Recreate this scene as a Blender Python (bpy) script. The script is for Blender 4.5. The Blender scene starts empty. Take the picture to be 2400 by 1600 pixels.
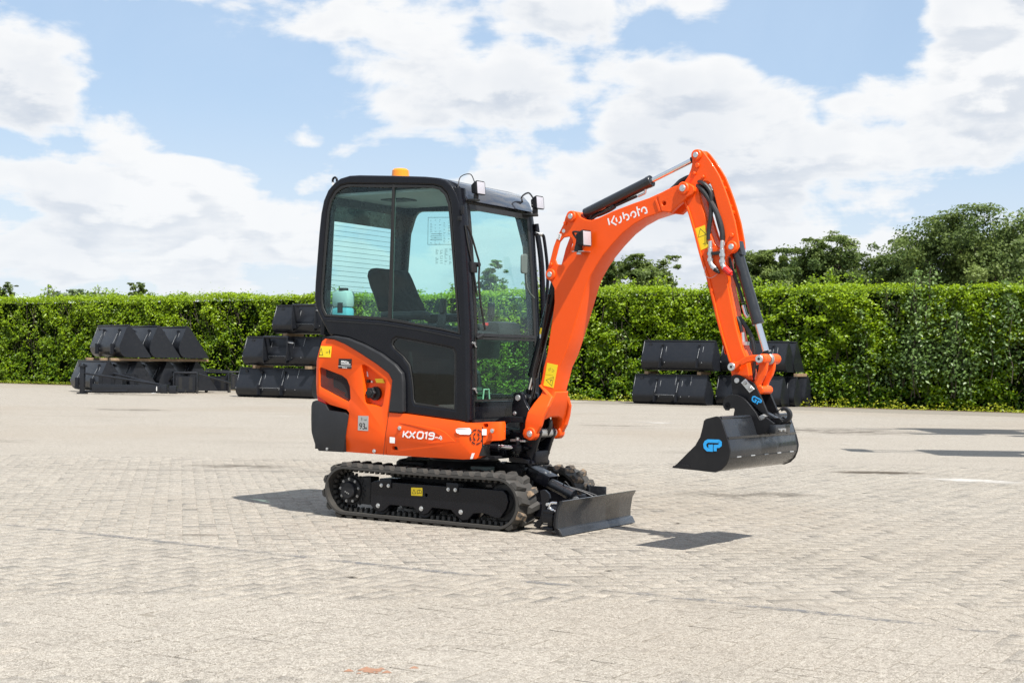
import bpy, bmesh, math, random
import numpy as np
from mathutils import Vector, Matrix
random.seed(7); rng = np.random.default_rng(7)
R = math.radians
scene = bpy.context.scene
col = scene.collection

# ------------------------------------------------------------------ camera
F_PX = 3372.02; CAM_H = 1.0911; PITCH = 0.01325899; ROLL = 0.01379012
cp, sp = math.cos(PITCH), math.sin(PITCH); cr, sr = math.cos(ROLL), math.sin(ROLL)
fwd = Vector((0, cp, sp)); up0 = Vector((0, -sp, cp)); r0 = Vector((1, 0, 0))
right = cr*r0 + sr*up0; up = -sr*r0 + cr*up0
cam_d = bpy.data.cameras.new('camera'); cam = bpy.data.objects.new('camera', cam_d); col.objects.link(cam)
m = Matrix((right, up, -fwd)).transposed().to_4x4(); m.translation = Vector((0, 0, CAM_H))
cam.matrix_world = m
cam_d.sensor_width = 36; cam_d.lens = F_PX/2400*36; cam_d.clip_start = .1; cam_d.clip_end = 3000
cam_d.dof.use_dof = True; cam_d.dof.focus_distance = 9.8; cam_d.dof.aperture_fstop = 11
scene.camera = cam
scene.view_settings.view_transform = 'Standard'; scene.view_settings.look = 'None'
scene.view_settings.gamma = 1; scene.view_settings.exposure = .70; scene.view_settings.use_curve_mapping = False

# ------------------------------------------------------------------ sun and sky
MYAW = -0.558603858
SUNM = Vector((.61, -.25, 1.0))
sun_dir = Matrix.Rotation(MYAW, 3, 'Z') @ SUNM; sun_dir.normalize()
sd = bpy.data.lights.new('sun', 'SUN'); sd.energy = 4.9; sd.angle = R(.53); sd.color = (1, .955, .88)
so = bpy.data.objects.new('sun', sd); col.objects.link(so); so.rotation_euler = sun_dir.to_track_quat('Z', 'Y').to_euler()
so.location = (8, -10, 20)

class NT:
    """small helper for building node trees"""
    def __init__(s, tree): s.t = tree; s.n = tree.nodes; s.l = tree.links
    def node(s, typ, **kw):
        n = s.n.new(typ)
        for k, v in kw.items(): setattr(n, k, v)
        return n
    def put(s, sock, v):
        if isinstance(v, bpy.types.NodeSocket): s.l.new(v, sock)
        elif v is not None: sock.default_value = v
    def math(s, op, a, b=None, c=None, clamp=False):
        n = s.node('ShaderNodeMath', operation=op, use_clamp=clamp)
        s.put(n.inputs[0], a)
        if b is not None: s.put(n.inputs[1], b)
        if c is not None: s.put(n.inputs[2], c)
        return n.outputs[0]
    def noise(s, vec, scale, detail=3, rough=.55, dist=0, w=None):
        n = s.node('ShaderNodeTexNoise')
        if vec is not None: s.l.new(vec, n.inputs['Vector'])
        n.inputs['Scale'].default_value = scale; n.inputs['Detail'].default_value = detail
        n.inputs['Roughness'].default_value = rough; n.inputs['Distortion'].default_value = dist
        return n.outputs['Fac']
    def ramp(s, fac, stops, interp='LINEAR'):
        n = s.node('ShaderNodeValToRGB'); n.color_ramp.interpolation = interp
        e = n.color_ramp.elements
        while len(e) < len(stops): e.new(.5)
        for i, (p, c) in enumerate(stops):
            e[i].position = p; e[i].color = (*c, 1) if len(c) == 3 else c
        s.l.new(fac, n.inputs[0]); return n.outputs[0]
    def mix(s, fac, a, b, blend='MIX'):
        n = s.node('ShaderNodeMix', data_type='RGBA', blend_type=blend)
        s.put(n.inputs[0], fac)
        for i, v in ((6, a), (7, b)):
            if isinstance(v, tuple): v = (*v, 1) if len(v) == 3 else v
            s.put(n.inputs[i], v)
        return n.outputs[2]
    def mapr(s, v, a, b, c=0., d=1., smooth=True):
        n = s.node('ShaderNodeMapRange'); n.interpolation_type = 'SMOOTHSTEP' if smooth else 'LINEAR'
        s.put(n.inputs[0], v); n.inputs[1].default_value = a; n.inputs[2].default_value = b
        n.inputs[3].default_value = c; n.inputs[4].default_value = d
        return n.outputs[0]

world = bpy.data.worlds.new('World'); scene.world = world; world.use_nodes = True
wt = NT(world.node_tree); wt.n.clear()
sky = wt.node('ShaderNodeTexSky', sky_type='NISHITA'); sky.sun_disc = False
sky.sun_elevation = math.asin(sun_dir.z); sky.sun_rotation = math.atan2(sun_dir.x, sun_dir.y)
sky.air_density = 1.0; sky.dust_density = .6; sky.ozone_density = 1.3; sky.altitude = 0
bg1 = wt.node('ShaderNodeBackground'); bg1.inputs[1].default_value = .092
tc = wt.node('ShaderNodeTexCoord')
sx = wt.node('ShaderNodeSeparateXYZ'); wt.l.new(tc.outputs['Generated'], sx.inputs[0])
X, Y, Z = sx.outputs
az = wt.math('ARCTAN2', X, Y); el = wt.math('ARCSINE', Z)
def cloud_field(de):
    e2 = wt.math('ADD', el, de)
    cx = wt.node('ShaderNodeCombineXYZ'); wt.put(cx.inputs[0], az); wt.put(cx.inputs[1], wt.math('MULTIPLY', e2, 1.9)); cx.inputs[2].default_value = 3.1
    v = cx.outputs[0]
    n = wt.noise(v, 11, 11, .60, .25)
    mid = wt.noise(v, 4.5, 4, .5, .2)
    cl = wt.node('ShaderNodeCombineXYZ'); wt.put(cl.inputs[0], wt.math('MULTIPLY', az, .8)); wt.put(cl.inputs[1], wt.math('MULTIPLY', e2, 5.5)); cl.inputs[2].default_value = 8.4
    lay = wt.noise(cl.outputs[0], 6.5, 6, .6, .2)
    dens = wt.math('ADD', wt.math('MULTIPLY', n, .62), wt.math('MULTIPLY_ADD', mid, .42, .012))
    for sc_, am in ((16, .17), (38, .08)):
        vo = wt.node('ShaderNodeTexVoronoi', feature='F1'); vo.inputs['Scale'].default_value = sc_
        nz = wt.node('ShaderNodeTexNoise'); nz.inputs['Scale'].default_value = sc_*.8; nz.inputs['Detail'].default_value = 2; wt.l.new(v, nz.inputs['Vector'])
        va = wt.node('ShaderNodeVectorMath', operation='MULTIPLY_ADD'); wt.l.new(nz.outputs['Color'], va.inputs[0]); va.inputs[1].default_value = (.6/sc_, .6/sc_, 0); wt.l.new(v, va.inputs[2])
        wt.l.new(va.outputs[0], vo.inputs['Vector'])
        dens = wt.math('ADD', dens, wt.math('MULTIPLY', wt.math('SUBTRACT', .42, vo.outputs['Distance']), am))
    dens = wt.math('ADD', dens, wt.math('MULTIPLY', wt.math('SUBTRACT', lay, .5), wt.mapr(e2, .02, .26, .55, .12)))
    # where cumulus masses and blue gaps stand over this yard (azimuth, elevation, radii, weight)
    for (a0, e0, ra, re, wgt) in CL:
        dx = wt.math('MULTIPLY', wt.math('SUBTRACT', az, a0), 1/ra); dy = wt.math('MULTIPLY', wt.math('SUBTRACT', e2, e0), 1/re)
        d2 = wt.math('ADD', wt.math('MULTIPLY', dx, dx), wt.math('MULTIPLY', dy, dy))
        dens = wt.math('ADD', dens, wt.math('MULTIPLY', wt.mapr(d2, 0, 1.0, 1, 0), wgt))
    return dens
def P2(u, v, ru, rv, w): return ((u-1200)/F_PX, (845-v)/F_PX, ru/F_PX, rv/F_PX, w)
CL = [P2(1060, 130, 430, 270, .16), P2(1620, 400, 650, 270, .12), P2(50, 230, 250, 140, .20), P2(350, 460, 350, 120, .19),
      P2(320, -10, 300, 75, .16), P2(2370, 100, 300, 270, .19), P2(680, 320, 110, 60, .10), P2(1650, 20, 160, 60, .10),
      P2(520, 200, 420, 190, -.17), P2(1900, 70, 300, 190, -.19), P2(600, 330, 260, 80, -.10), P2(1500, 50, 110, 90, -.09), P2(900, 620, 1700, 150, .10), P2(380, 640, 420, 30, .04)]
dens = cloud_field(0.0); dens_up = cloud_field(.016)
cover = wt.mapr(dens, .470, .585)
lit = wt.mapr(wt.math('SUBTRACT', dens_up, dens), -.050, .060)      # 0 = sunlit top, 1 = shaded base
thick = wt.mapr(dens, .52, .70)
big2 = wt.mapr(wt.noise(tc.outputs['Generated'], 5.0, 5, .6), .38, .66)
shade = wt.math('MULTIPLY', thick, wt.math('ADD', wt.math('MULTIPLY', lit, .66), wt.math('MULTIPLY', big2, .46)), clamp=True)
ccol = wt.mix(shade, (.975, .98, .985), (.63, .69, .78))
# cloud towards the horizon is seen through more air: paler and even
hz = wt.mapr(el, -.02, .20, 1, 0)
ccol = wt.mix(wt.math('MULTIPLY', hz, .38), ccol, (.76, .83, .91))
bg2 = wt.node('ShaderNodeBackground'); bg2.inputs[1].default_value = .62
wt.put(bg2.inputs[0], ccol)
wt.l.new(sky.outputs[0], bg1.inputs[0])
# thin high veil between the cumulus
bgv = wt.node('ShaderNodeBackground'); bgv.inputs[0].default_value = (.58, .76, 1.0, 1); bgv.inputs[1].default_value = .565
mv = wt.node('ShaderNodeMixShader')
veil = wt.math('MULTIPLY_ADD', wt.mapr(wt.noise(tc.outputs['Generated'], 7, 5, .65, .6), .35, .7), .16, .60)
wt.put(mv.inputs[0], veil); wt.l.new(bg1.outputs[0], mv.inputs[1]); wt.l.new(bgv.outputs[0], mv.inputs[2])
mx = wt.node('ShaderNodeMixShader')
cov2 = wt.math('MAXIMUM', wt.math('MULTIPLY', cover, .98), wt.math('MULTIPLY', hz, .60))
wt.put(mx.inputs[0], cov2); wt.l.new(mv.outputs[0], mx.inputs[1]); wt.l.new(bg2.outputs[0], mx.inputs[2])
wo = wt.node('ShaderNodeOutputWorld'); wt.l.new(mx.outputs[0], wo.inputs[0])

# ------------------------------------------------------------------ materials
def new_mat(name):
    mt = bpy.data.materials.new(name); mt.use_nodes = True; t = NT(mt.node_tree)
    b = t.n['Principled BSDF']; return mt, t, b
def paint(name, c, rough=.35, metal=0., coat=0., dirt=.12, spec=.5, bump=0.):
    mt, t, b = new_mat(name)
    o = t.node('ShaderNodeTexCoord').outputs['Object']
    n = t.noise(o, 9, 6, .65)
    d = tuple(min(1, x*(1-dirt*.5)+.022*dirt) for x in c)
    t.put(b.inputs['Base Color'], t.mix(t.mapr(n, .42, .72), c, d))
    t.put(b.inputs['Roughness'], t.mapr(t.noise(o, 23, 4, .6), .3, .75, rough*.85, rough*1.25))
    b.inputs['Metallic'].default_value = metal; b.inputs['Specular IOR Level'].default_value = spec
    b.inputs['Coat Weight'].default_value = coat; b.inputs['Coat Roughness'].default_value = .08
    if bump:
        bp = t.node('ShaderNodeBump'); bp.inputs['Strength'].default_value = bump; bp.inputs['Distance'].default_value = .002
        t.put(bp.inputs['Height'], t.noise(o, 60, 3, .6)); t.l.new(bp.outputs[0], b.inputs['Normal'])
    return mt
M = {}
M['orange'] = paint('orange_paint', (.86, .090, .004), .38, coat=.10, dirt=.06, spec=.28)
M['orange_cast'] = paint('orange_cast_paint', (.86, .090, .005), .42, coat=.08, dirt=.08, bump=.4, spec=.3)
M['black'] = paint('charcoal_paint', (.005, .0055, .0085), .28, coat=.08, dirt=.12, spec=.26)
M['matte'] = paint('black_plastic', (.011, .0115, .0135), .52, dirt=.3, bump=.25, spec=.35)
M['trim'] = paint('grey_plastic_trim', (.018, .019, .022), .5, dirt=.3, bump=.4, spec=.35)
M['deep'] = paint('dark_interior', (.006, .006, .007), .6, dirt=.2)
M['rubber'] = paint('track_rubber', (.040, .037, .033), .66, dirt=.9, bump=.6)
M['hose'] = paint('hydraulic_hose', (.018, .018, .019), .38, dirt=.2)
M['chrome'] = paint('chromed_steel', (.75, .76, .78), .12, metal=1, dirt=.05)
M['zinc'] = paint('zinc_plated_steel', (.62, .63, .63), .35, metal=.9, dirt=.25, bump=.3)
M['steel'] = paint('bare_steel', (.45, .45, .44), .42, metal=.8, dirt=.4, bump=.3)
M['bucket'] = paint('slate_enamel', (.016, .018, .022), .28, coat=.3, dirt=.3, spec=.4)
M['bucket_side'] = paint('black_enamel', (.010, .010, .0115), .42, dirt=.25, spec=.3)
M['yellow'] = paint('yellow_sticker', (.85, .62, .01), .4, dirt=.05)
M['white'] = paint('white_sticker', (.80, .80, .80), .4, dirt=.05)
M['ink'] = paint('black_ink', (.012, .012, .012), .5, dirt=.1)
M['silver'] = paint('silver_sticker', (.36, .36, .35), .35, dirt=.1)
M['blue'] = paint('blue_sticker', (.02, .36, .80), .4, dirt=.05)
M['red'] = paint('red_plastic', (.62, .016, .010), .25, coat=.3, dirt=.1)
M['seat'] = paint('black_seat_cloth', (.007, .007, .009), .8, dirt=.05, spec=.15)
M['lining'] = paint('grey_headliner', (.30, .31, .31), .8, dirt=.1)
M['green_panel'] = paint('grey_green_panel', (.10, .13, .12), .6, dirt=.2)
M['wood'] = paint('sawn_pine', (.26, .175, .10), .75, dirt=.8, bump=.6)
M['loader'] = paint('loader_bucket_paint', (.010, .0115, .0155), .36, coat=.1, dirt=.25, bump=.15, spec=.35)
M['weld'] = paint('weld_bead', (.30, .31, .32), .45, dirt=.5)
M['amber'] = paint('amber_beacon', (.90, .27, .006), .15, coat=.5, dirt=.02)
M['bottle'] = paint('blue_fluid', (.16, .55, .62), .3, dirt=.02)
M['bottle_top'] = paint('milky_plastic', (.50, .64, .60), .4, dirt=.02)
M['yellow_paint'] = M['yellow']
mt, t, b = new_mat('lamp_lens'); b.inputs['Base Color'].default_value = (.42, .41, .45, 1); b.inputs['Roughness'].default_value = .18
b.inputs['Coat Weight'].default_value = 1; b.inputs['Coat Roughness'].default_value = .02
w_ = t.node('ShaderNodeTexWave'); w_.inputs['Scale'].default_value = 45
bp = t.node('ShaderNodeBump'); bp.inputs['Strength'].default_value = .15; t.l.new(w_.outputs['Fac'], bp.inputs['Height']); t.l.new(bp.outputs[0], b.inputs['Normal'])
M['lens'] = mt
def glass(name, tint, refl=1.0, dust=.01):
    mt = bpy.data.materials.new(name); mt.use_nodes = True; t = NT(mt.node_tree); t.n.clear()
    tr = t.node('ShaderNodeBsdfTransparent'); tr.inputs[0].default_value = (*tint, 1)
    gl = t.node('ShaderNodeBsdfGlossy'); gl.inputs['Roughness'].default_value = .015; gl.inputs[0].default_value = (.95, 1, .98, 1)
    geo = t.node('ShaderNodeNewGeometry'); fr = t.node('ShaderNodeFresnel')
    t.put(fr.inputs[0], t.math('MULTIPLY_ADD', geo.outputs['Backfacing'], 1/1.52-1.52, 1.52))
    m1 = t.node('ShaderNodeMixShader'); t.put(m1.inputs[0], t.math('MULTIPLY', fr.outputs[0], refl, clamp=True))
    t.l.new(tr.outputs[0], m1.inputs[1]); t.l.new(gl.outputs[0], m1.inputs[2])
    df = t.node('ShaderNodeBsdfDiffuse'); df.inputs[0].default_value = (.55, .62, .60, 1)
    m2 = t.node('ShaderNodeMixShader'); o = t.node('ShaderNodeTexCoord').outputs['Object']
    t.put(m2.inputs[0], t.mapr(t.noise(o, 3, 5, .6), .35, .8, dust*.2, dust*1.8)); t.l.new(m1.outputs[0], m2.inputs[1]); t.l.new(df.outputs[0], m2.inputs[2])
    out = t.node('ShaderNodeOutputMaterial'); t.l.new(m2.outputs[0], out.inputs[0]); return mt
M['glass'] = glass('tinted_cab_glass', (.86, .975, .965), .45, .003)
M['glass_low'] = glass('dark_door_glass', (.30, .33, .34), .8, .003)
M['glass_clear'] = glass('windscreen_glass', (.88, .975, .965), .5, .007)
M['glass_green'] = glass('lower_windscreen_glass', (.66, .84, .74), .3, .003)
# ------------------------------------------------------------------ mesh helpers
def tag(o, label=None, cat=None, group=None, kind=None):
    if label: o['label'] = label
    if cat: o['category'] = cat
    if group: o['group'] = group
    if kind: o['kind'] = kind
    return o
def link(name, me, mat, parent=None, mw=None):
    o = bpy.data.objects.new(name, me); col.objects.link(o)
    if mat is not None:
        me.materials.clear(); me.materials.append(mat)
    if parent is not None: o.parent = parent
    if mw is not None: o.matrix_basis = mw
    return o
def empty(name, loc=(0, 0, 0), rz=0):
    o = bpy.data.objects.new(name, None); col.objects.link(o); o.location = loc; o.rotation_euler = (0, 0, rz); o.empty_display_size = .2
    return o
def finish(me, ang=32):
    for p in me.polygons: p.use_smooth = True
    me.set_sharp_from_angle(angle=R(ang)); return me
def from_data(vs, fs, smooth=True):
    me = bpy.data.meshes.new('mesh'); me.from_pydata([tuple(v) for v in vs], [], fs); me.update()
    if smooth: finish(me)
    return me
class MB:
    """collects verts/faces of simple solids for one object"""
    def __init__(s): s.v = []; s.f = []
    def add(s, vs, fs):
        k = len(s.v); s.v += [tuple(v) for v in vs]; s.f += [tuple(i+k for i in f) for f in fs]; return s
    def box(s, x0, x1, y0, y1, z0, z1, mat=None, ch=.0):
        c = min(ch, (x1-x0)*.45, (y1-y0)*.45, (z1-z0)*.45)
        if c <= 0:
            vs = [(x, y, z) for x in (x0, x1) for y in (y0, y1) for z in (z0, z1)]
            fs = [(0, 1, 3, 2), (4, 6, 7, 5), (0, 4, 5, 1), (2, 3, 7, 6), (0, 2, 6, 4), (1, 5, 7, 3)]
        else:
            vs = []; fs = []
            cx, cy, cz = (x0+x1)/2, (y0+y1)/2, (z0+z1)/2
            bm = bmesh.new(); bmesh.ops.create_cube(bm, size=1)
            for v in bm.verts: v.co = Vector((cx+v.co.x*(x1-x0), cy+v.co.y*(y1-y0), cz+v.co.z*(z1-z0)))
            bmesh.ops.bevel(bm, geom=bm.edges[:], offset=c, segments=2, affect='EDGES', profile=.6)
            bm.verts.index_update(); vs = [v.co.copy() for v in bm.verts]; fs = [tuple(v.index for v in f.verts) for f in bm.faces]; bm.free()
        if mat is not None: vs = [mat @ Vector(v) for v in vs]
        return s.add(vs, fs)
    def cyl(s, p0, p1, r0, r1=None, n=24, cap=True, ch=0.):
        p0, p1 = Vector(p0), Vector(p1); r1 = r0 if r1 is None else r1; d = (p1-p0); L = d.length; d.normalize()
        q = d.to_track_quat('Z', 'Y').to_matrix()
        prof = [(0, r0), (L, r1)] if not ch else [(0, r0-ch), (ch, r0), (L-ch, r1), (L, r1-ch)]
        vs = []; fs = []
        for (z, r) in prof:
            for i in range(n):
                a = 2*math.pi*i/n; vs.append(p0+q@Vector((r*math.cos(a), r*math.sin(a), z)))
        for k in range(len(prof)-1):
            for i in range(n): j = (i+1) % n; fs.append((k*n+i, k*n+j, (k+1)*n+j, (k+1)*n+i))
        if cap: fs.append(tuple(reversed(range(n)))); fs.append(tuple((len(prof)-1)*n+i for i in range(n)))
        return s.add(vs, fs)
    def tube(s, pts, r, n=10, smooth=True, sub=6):
        pts = [Vector(p) for p in pts]
        if smooth and len(pts) > 2:
            out = []
            P = [pts[0]*2-pts[1]]+pts+[pts[-1]*2-pts[-2]]
            for i in range(1, len(P)-2):
                a, b, c, d = P[i-1:i+3]
                for k in range(sub):
                    t = k/sub; out.append(.5*((2*b)+(c-a)*t+(2*a-5*b+4*c-d)*t*t+(3*b-a-3*c+d)*t**3))
            out.append(pts[-1]); pts = out
        vs = []; fs = []; nrm = None
        for i, p in enumerate(pts):
            d = (pts[min(i+1, len(pts)-1)]-pts[max(i-1, 0)]).normalized()
            if nrm is None: nrm = d.orthogonal().normalized()
            nrm = (nrm-d*nrm.dot(d)).normalized(); bn = d.cross(nrm)
            for k in range(n):
                a = 2*math.pi*k/n; vs.append(p+r*(math.cos(a)*nrm+math.sin(a)*bn))
        for i in range(len(pts)-1):
            for k in range(n): j = (k+1) % n; fs.append((i*n+k, i*n+j, (i+1)*n+j, (i+1)*n+k))
        fs.append(tuple(reversed(range(n)))); fs.append(tuple((len(pts)-1)*n+i for i in range(n)))
        return s.add(vs, fs)
    def poly(s, vs): return s.add(vs, [tuple(range(len(vs)))])
    def build(s, name, mat, parent=None, mw=None, smooth=True): return link(name, from_data(s.v, s.f, smooth), mat, parent, mw)

def fillet(pts, r, n=4):
    """round the corners of a closed 2D polygon; r is one radius or a list"""
    out = []; N = len(pts)
    for i in range(N):
        p = Vector(pts[i]); a = Vector(pts[i-1]); b = Vector(pts[(i+1) % N]); rr = r[i] if isinstance(r, (list, tuple)) else r
        u = a-p; v = b-p; lu, lv = u.length, v.length
        if rr <= 0 or lu < 1e-6 or lv < 1e-6: out.append(tuple(p)); continue
        u.normalize(); v.normalize(); ang = u.angle(v)
        if ang > R(172): out.append(tuple(p)); continue
        d = min(rr/math.tan(ang/2), lu*.45, lv*.45)
        q0 = p+u*d; q1 = p+v*d
        for k in range(n+1):
            t = k/n; out.append(tuple((1-t)**2*q0+2*t*(1-t)*p+t*t*q1))
    return out
def curve_mesh(loops, half, bevel=.0, res=2):
    cu = bpy.data.curves.new('c', 'CURVE'); cu.dimensions = '2D'; cu.fill_mode = 'BOTH'
    for lp in loops:
        sp_ = cu.splines.new('POLY'); sp_.points.add(len(lp)-1); sp_.use_cyclic_u = True
        for i, p in enumerate(lp): sp_.points[i].co = (p[0], p[1], 0, 1)
    cu.extrude = max(half-bevel, .0001); cu.bevel_depth = bevel; cu.bevel_resolution = res; cu.offset = -bevel
    o = bpy.data.objects.new('tmp', cu); col.objects.link(o); dg = bpy.context.evaluated_depsgraph_get()
    me = bpy.data.meshes.new_from_object(o.evaluated_get(dg)); bpy.data.objects.remove(o); bpy.data.curves.remove(cu)
    return me
XZ = lambda y: Matrix(((1, 0, 0, 0), (0, 0, -1, y), (0, 1, 0, 0), (0, 0, 0, 1)))     # 2D (x,z) -> 3D at depth y
def plate_me(outline, y0, y1, holes=(), bevel=.004, rnd=0., ang=32):
    lo = [fillet(outline, rnd) if rnd else outline]+[h for h in holes]
    me = curve_mesh(lo, abs(y1-y0)/2, min(bevel, abs(y1-y0)*.45)); me.transform(XZ((y0+y1)/2)); return finish(me, ang)
def plate(name, outline, y0, y1, mat, parent=None, holes=(), bevel=.004, rnd=0., mw=None, ang=32):
    return link(name, plate_me(outline, y0, y1, holes, bevel, rnd, ang), mat, parent, mw)
def plan_plate(name, outline, z0, z1, mat, parent=None, holes=(), bevel=.004, rnd=0., mw=None):
    me = curve_mesh([fillet(outline, rnd) if rnd else outline]+list(holes), abs(z1-z0)/2, bevel); me.transform(Matrix.Translation((0, 0, (z0+z1)/2)))
    return link(name, finish(me), mat, parent, mw)
def front_plate(name, outline_yz, x0, x1, mat, parent=None, holes=(), bevel=.004, rnd=0., mw=None, lean=None):
    me = curve_mesh([fillet(outline_yz, rnd) if rnd else outline_yz]+list(holes), abs(x1-x0)/2, bevel)
    me.transform(Matrix(((0, 0, 1, (x0+x1)/2), (1, 0, 0, 0), (0, 1, 0, 0), (0, 0, 0, 1))))
    if lean:
        for v in me.vertices: v.co.x += lean(v.co.z)
    return link(name, finish(me), mat, parent, mw)
def prism(pts, axis, a, b):
    """closed prism mesh: pts in the plane normal to axis"""
    n = len(pts); f3 = {'y': lambda p, t: (p[0], t, p[1]), 'z': lambda p, t: (p[0], p[1], t), 'x': lambda p, t: (t, p[0], p[1])}[axis]
    bm = bmesh.new(); v0 = [bm.verts.new(f3(p, a)) for p in pts]; v1 = [bm.verts.new(f3(p, b)) for p in pts]
    bm.faces.new(v0); bm.faces.new(list(reversed(v1)))
    for i in range(n): bm.faces.new((v0[i], v1[i], v1[(i+1) % n], v0[(i+1) % n]))
    bmesh.ops.recalc_face_normals(bm, faces=bm.faces); me = bpy.data.meshes.new('p'); bm.to_mesh(me); bm.free(); return me
def solid(name, base, ops, mat, parent=None, bevel=.008, mw=None, seg=2):
    """boolean a sculpted panel out of prisms"""
    o = bpy.data.objects.new('tmp', base); col.objects.link(o); tmp = [o]
    for op, me in ops:
        q = bpy.data.objects.new('t2', me); col.objects.link(q); tmp.append(q)
        md = o.modifiers.new('b', 'BOOLEAN'); md.operation = op; md.object = q; md.solver = 'EXACT'
    if bevel:
        md = o.modifiers.new('v', 'BEVEL'); md.width = bevel; md.segments = seg; md.limit_method = 'ANGLE'; md.angle_limit = R(28)
    dg = bpy.context.evaluated_depsgraph_get(); me = bpy.data.meshes.new_from_object(o.evaluated_get(dg))
    for q in tmp: bpy.data.objects.remove(q)
    return link(name, finish(me, 35), mat, parent, mw)
def text_me(body, size, extrude=.0004, shear=0, offset=0, space=1., align='LEFT'):
    cu = bpy.data.curves.new('t', 'FONT'); cu.body = body; cu.size = size; cu.extrude = extrude; cu.shear = shear; cu.offset = offset
    cu.space_character = space; cu.align_x = align; cu.resolution_u = 3
    o = bpy.data.objects.new('tmp', cu); col.objects.link(o); dg = bpy.context.evaluated_depsgraph_get()
    me = bpy.data.meshes.new_from_object(o.evaluated_get(dg)); bpy.data.objects.remove(o); bpy.data.curves.remove(cu); return me
def decal(name, me, x, y, z, ang, mat, parent, mw=None, yaw=0):
    """put a flat mesh (XY) on a wall that faces -y, rotated by ang in the wall plane"""
    T = Matrix.Translation((x, y, z)) @ Matrix.Rotation(yaw, 4, 'Z') @ Matrix(((1, 0, 0, 0), (0, 0, -1, 0), (0, 1, 0, 0), (0, 0, 0, 1))) @ Matrix.Rotation(ang, 4, 'Z')
    me.transform(T); return link(name, me, mat, parent, mw)
def stroke_me(strokes, w, t=.0008, cap=False):
    """letters built from strokes (lists of 2D points) of width w"""
    vs = []; fs = []
    for st in strokes:
        pts = [Vector((*p, 0)) for p in st]; closed = (pts[0]-pts[-1]).length < 1e-6 and len(pts) > 2
        n = len(pts); L = []; Rr = []
        for i in range(n):
            if closed: a = pts[i-1 if i > 0 else n-2]; c = pts[i+1 if i < n-1 else 1]
            else: a = pts[max(i-1, 0)]; c = pts[min(i+1, n-1)]
            d1 = (pts[i]-a).normalized() if (pts[i]-a).length > 0 else (c-pts[i]).normalized()
            d2 = (c-pts[i]).normalized() if (c-pts[i]).length > 0 else d1
            d = (d1+d2).normalized(); nn = Vector((-d.y, d.x, 0)); k = 1/max(.45, nn.dot(Vector((-d1.y, d1.x, 0))))
            L.append(pts[i]+nn*w/2*k); Rr.append(pts[i]-nn*w/2*k)
        b = len(vs); zt = Vector((0, 0, t))
        for i in range(n): vs += [L[i], Rr[i], L[i]+zt, Rr[i]+zt]
        for i in range(n-1):
            q = b+4*i; fs += [(q+2, q+3, q+7, q+6), (q, q+4, q+5, q+1), (q, q+2, q+6, q+4), (q+1, q+5, q+7, q+3)]
        fs += [(b, b+1, b+3, b+2), (b+4*n-4, b+4*n-2, b+4*n-1, b+4*n-3)]
    return from_data(vs, fs, False)
def arc(cx, cy, rx, ry, a0, a1, n=12): return [(cx+rx*math.cos(R(a0+(a1-a0)*i/n)), cy+ry*math.sin(R(a0+(a1-a0)*i/n))) for i in range(n+1)]
def circ(cx, cy, r, n=24): return [(cx+r*math.cos(2*math.pi*i/n), cy+r*math.sin(2*math.pi*i/n)) for i in range(n)]
def bolt(name, p, d, r, parent, mat=None, mw=None, h=None):
    h = h or r*.9; p = Vector(p); d = Vector(d).normalized()
    return MB().cyl(p, p+d*h*.3, r*1.5, n=16).cyl(p+d*h*.3, p+d*(h*1.3), r, n=6).build(name, mat or M['zinc'], parent, mw)

# ------------------------------------------------------------------ the excavator
EX = empty('mini_excavator', (-.317787243, 9.93965501, 0), MYAW)
tag(EX, 'orange and black mini excavator with closed cab and rubber tracks standing on the pavers', 'excavator')
def part(name, mb, mat, parent=EX, mw=None): return mb.build(name, M[mat] if isinstance(mat, str) else mat, parent, mw)

# ---- tracks
def track_path(n=152):
    c0, r0_, c1, r1_ = (-.662, .188), .158, (.582, .177), .158
    pts = []
    for i in range(40): a = R(90+180*i/39); pts.append((c0[0]+r0_*math.cos(a), c0[1]+r0_*math.sin(a)))
    for i in range(1, 30): t = i/30; pts.append((c0[0]+(c1[0]-c0[0])*t, .030+(c1[1]-r1_-.030)*t))
    for i in range(40): a = R(-90+180*i/39); pts.append((c1[0]+r1_*math.cos(a), c1[1]+r1_*math.sin(a)))
    for i in range(1, 30):
        t = i/30; pts.append((c1[0]+(c0[0]-c1[0])*t, c1[1]+r1_+(c0[1]+r0_-c1[1]-r1_)*t-.006*math.sin(math.pi*t)))
    P = [Vector(p) for p in pts]; P.append(P[0]); acc = [0]
    for i in range(len(P)-1): acc.append(acc[-1]+(P[i+1]-P[i]).length)
    out = []; j = 0
    for k in range(n):
        s = acc[-1]*k/n
        while acc[j+1] < s: j += 1
        t = (s-acc[j])/(acc[j+1]-acc[j]); p = P[j].lerp(P[j+1], t); out.append(p)
    return out
TP = track_path()
def nrm_at(i):
    n = len(TP); d = TP[(i+1) % n]-TP[i-1]; d.normalize(); return Vector((-d.y, d.x))*-1, d
c_ = Vector((-.04, .18))
def outn(i):
    nn, d = nrm_at(i)
    return (nn if nn.dot(TP[i]-Vector((max(-.66, min(.58, TP[i].x)), .18))) > 0 else -nn), d
YN, YF = -.495, -.265
vs = []; fs = []; n = len(TP)
prof = [(-.011, YN), (.006, YN), (.011, YN+.008), (.011, YF-.008), (.006, YF), (-.011, YF), (-.008, YF-.07), (-.008, YN+.07)]
for i in range(n):
    nn, d = outn(i)
    for (o, y) in prof: q = TP[i]+nn*o; vs.append((q.x, y, q.y))
k_ = len(prof)
for i in range(n):
    for j in range(k_): a, b_ = i*k_+j, i*k_+(j+1) % k_; c2, d2 = ((i+1) % n)*k_+(j+1) % k_, ((i+1) % n)*k_+j; fs.append((a, b_, c2, d2))
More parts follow.
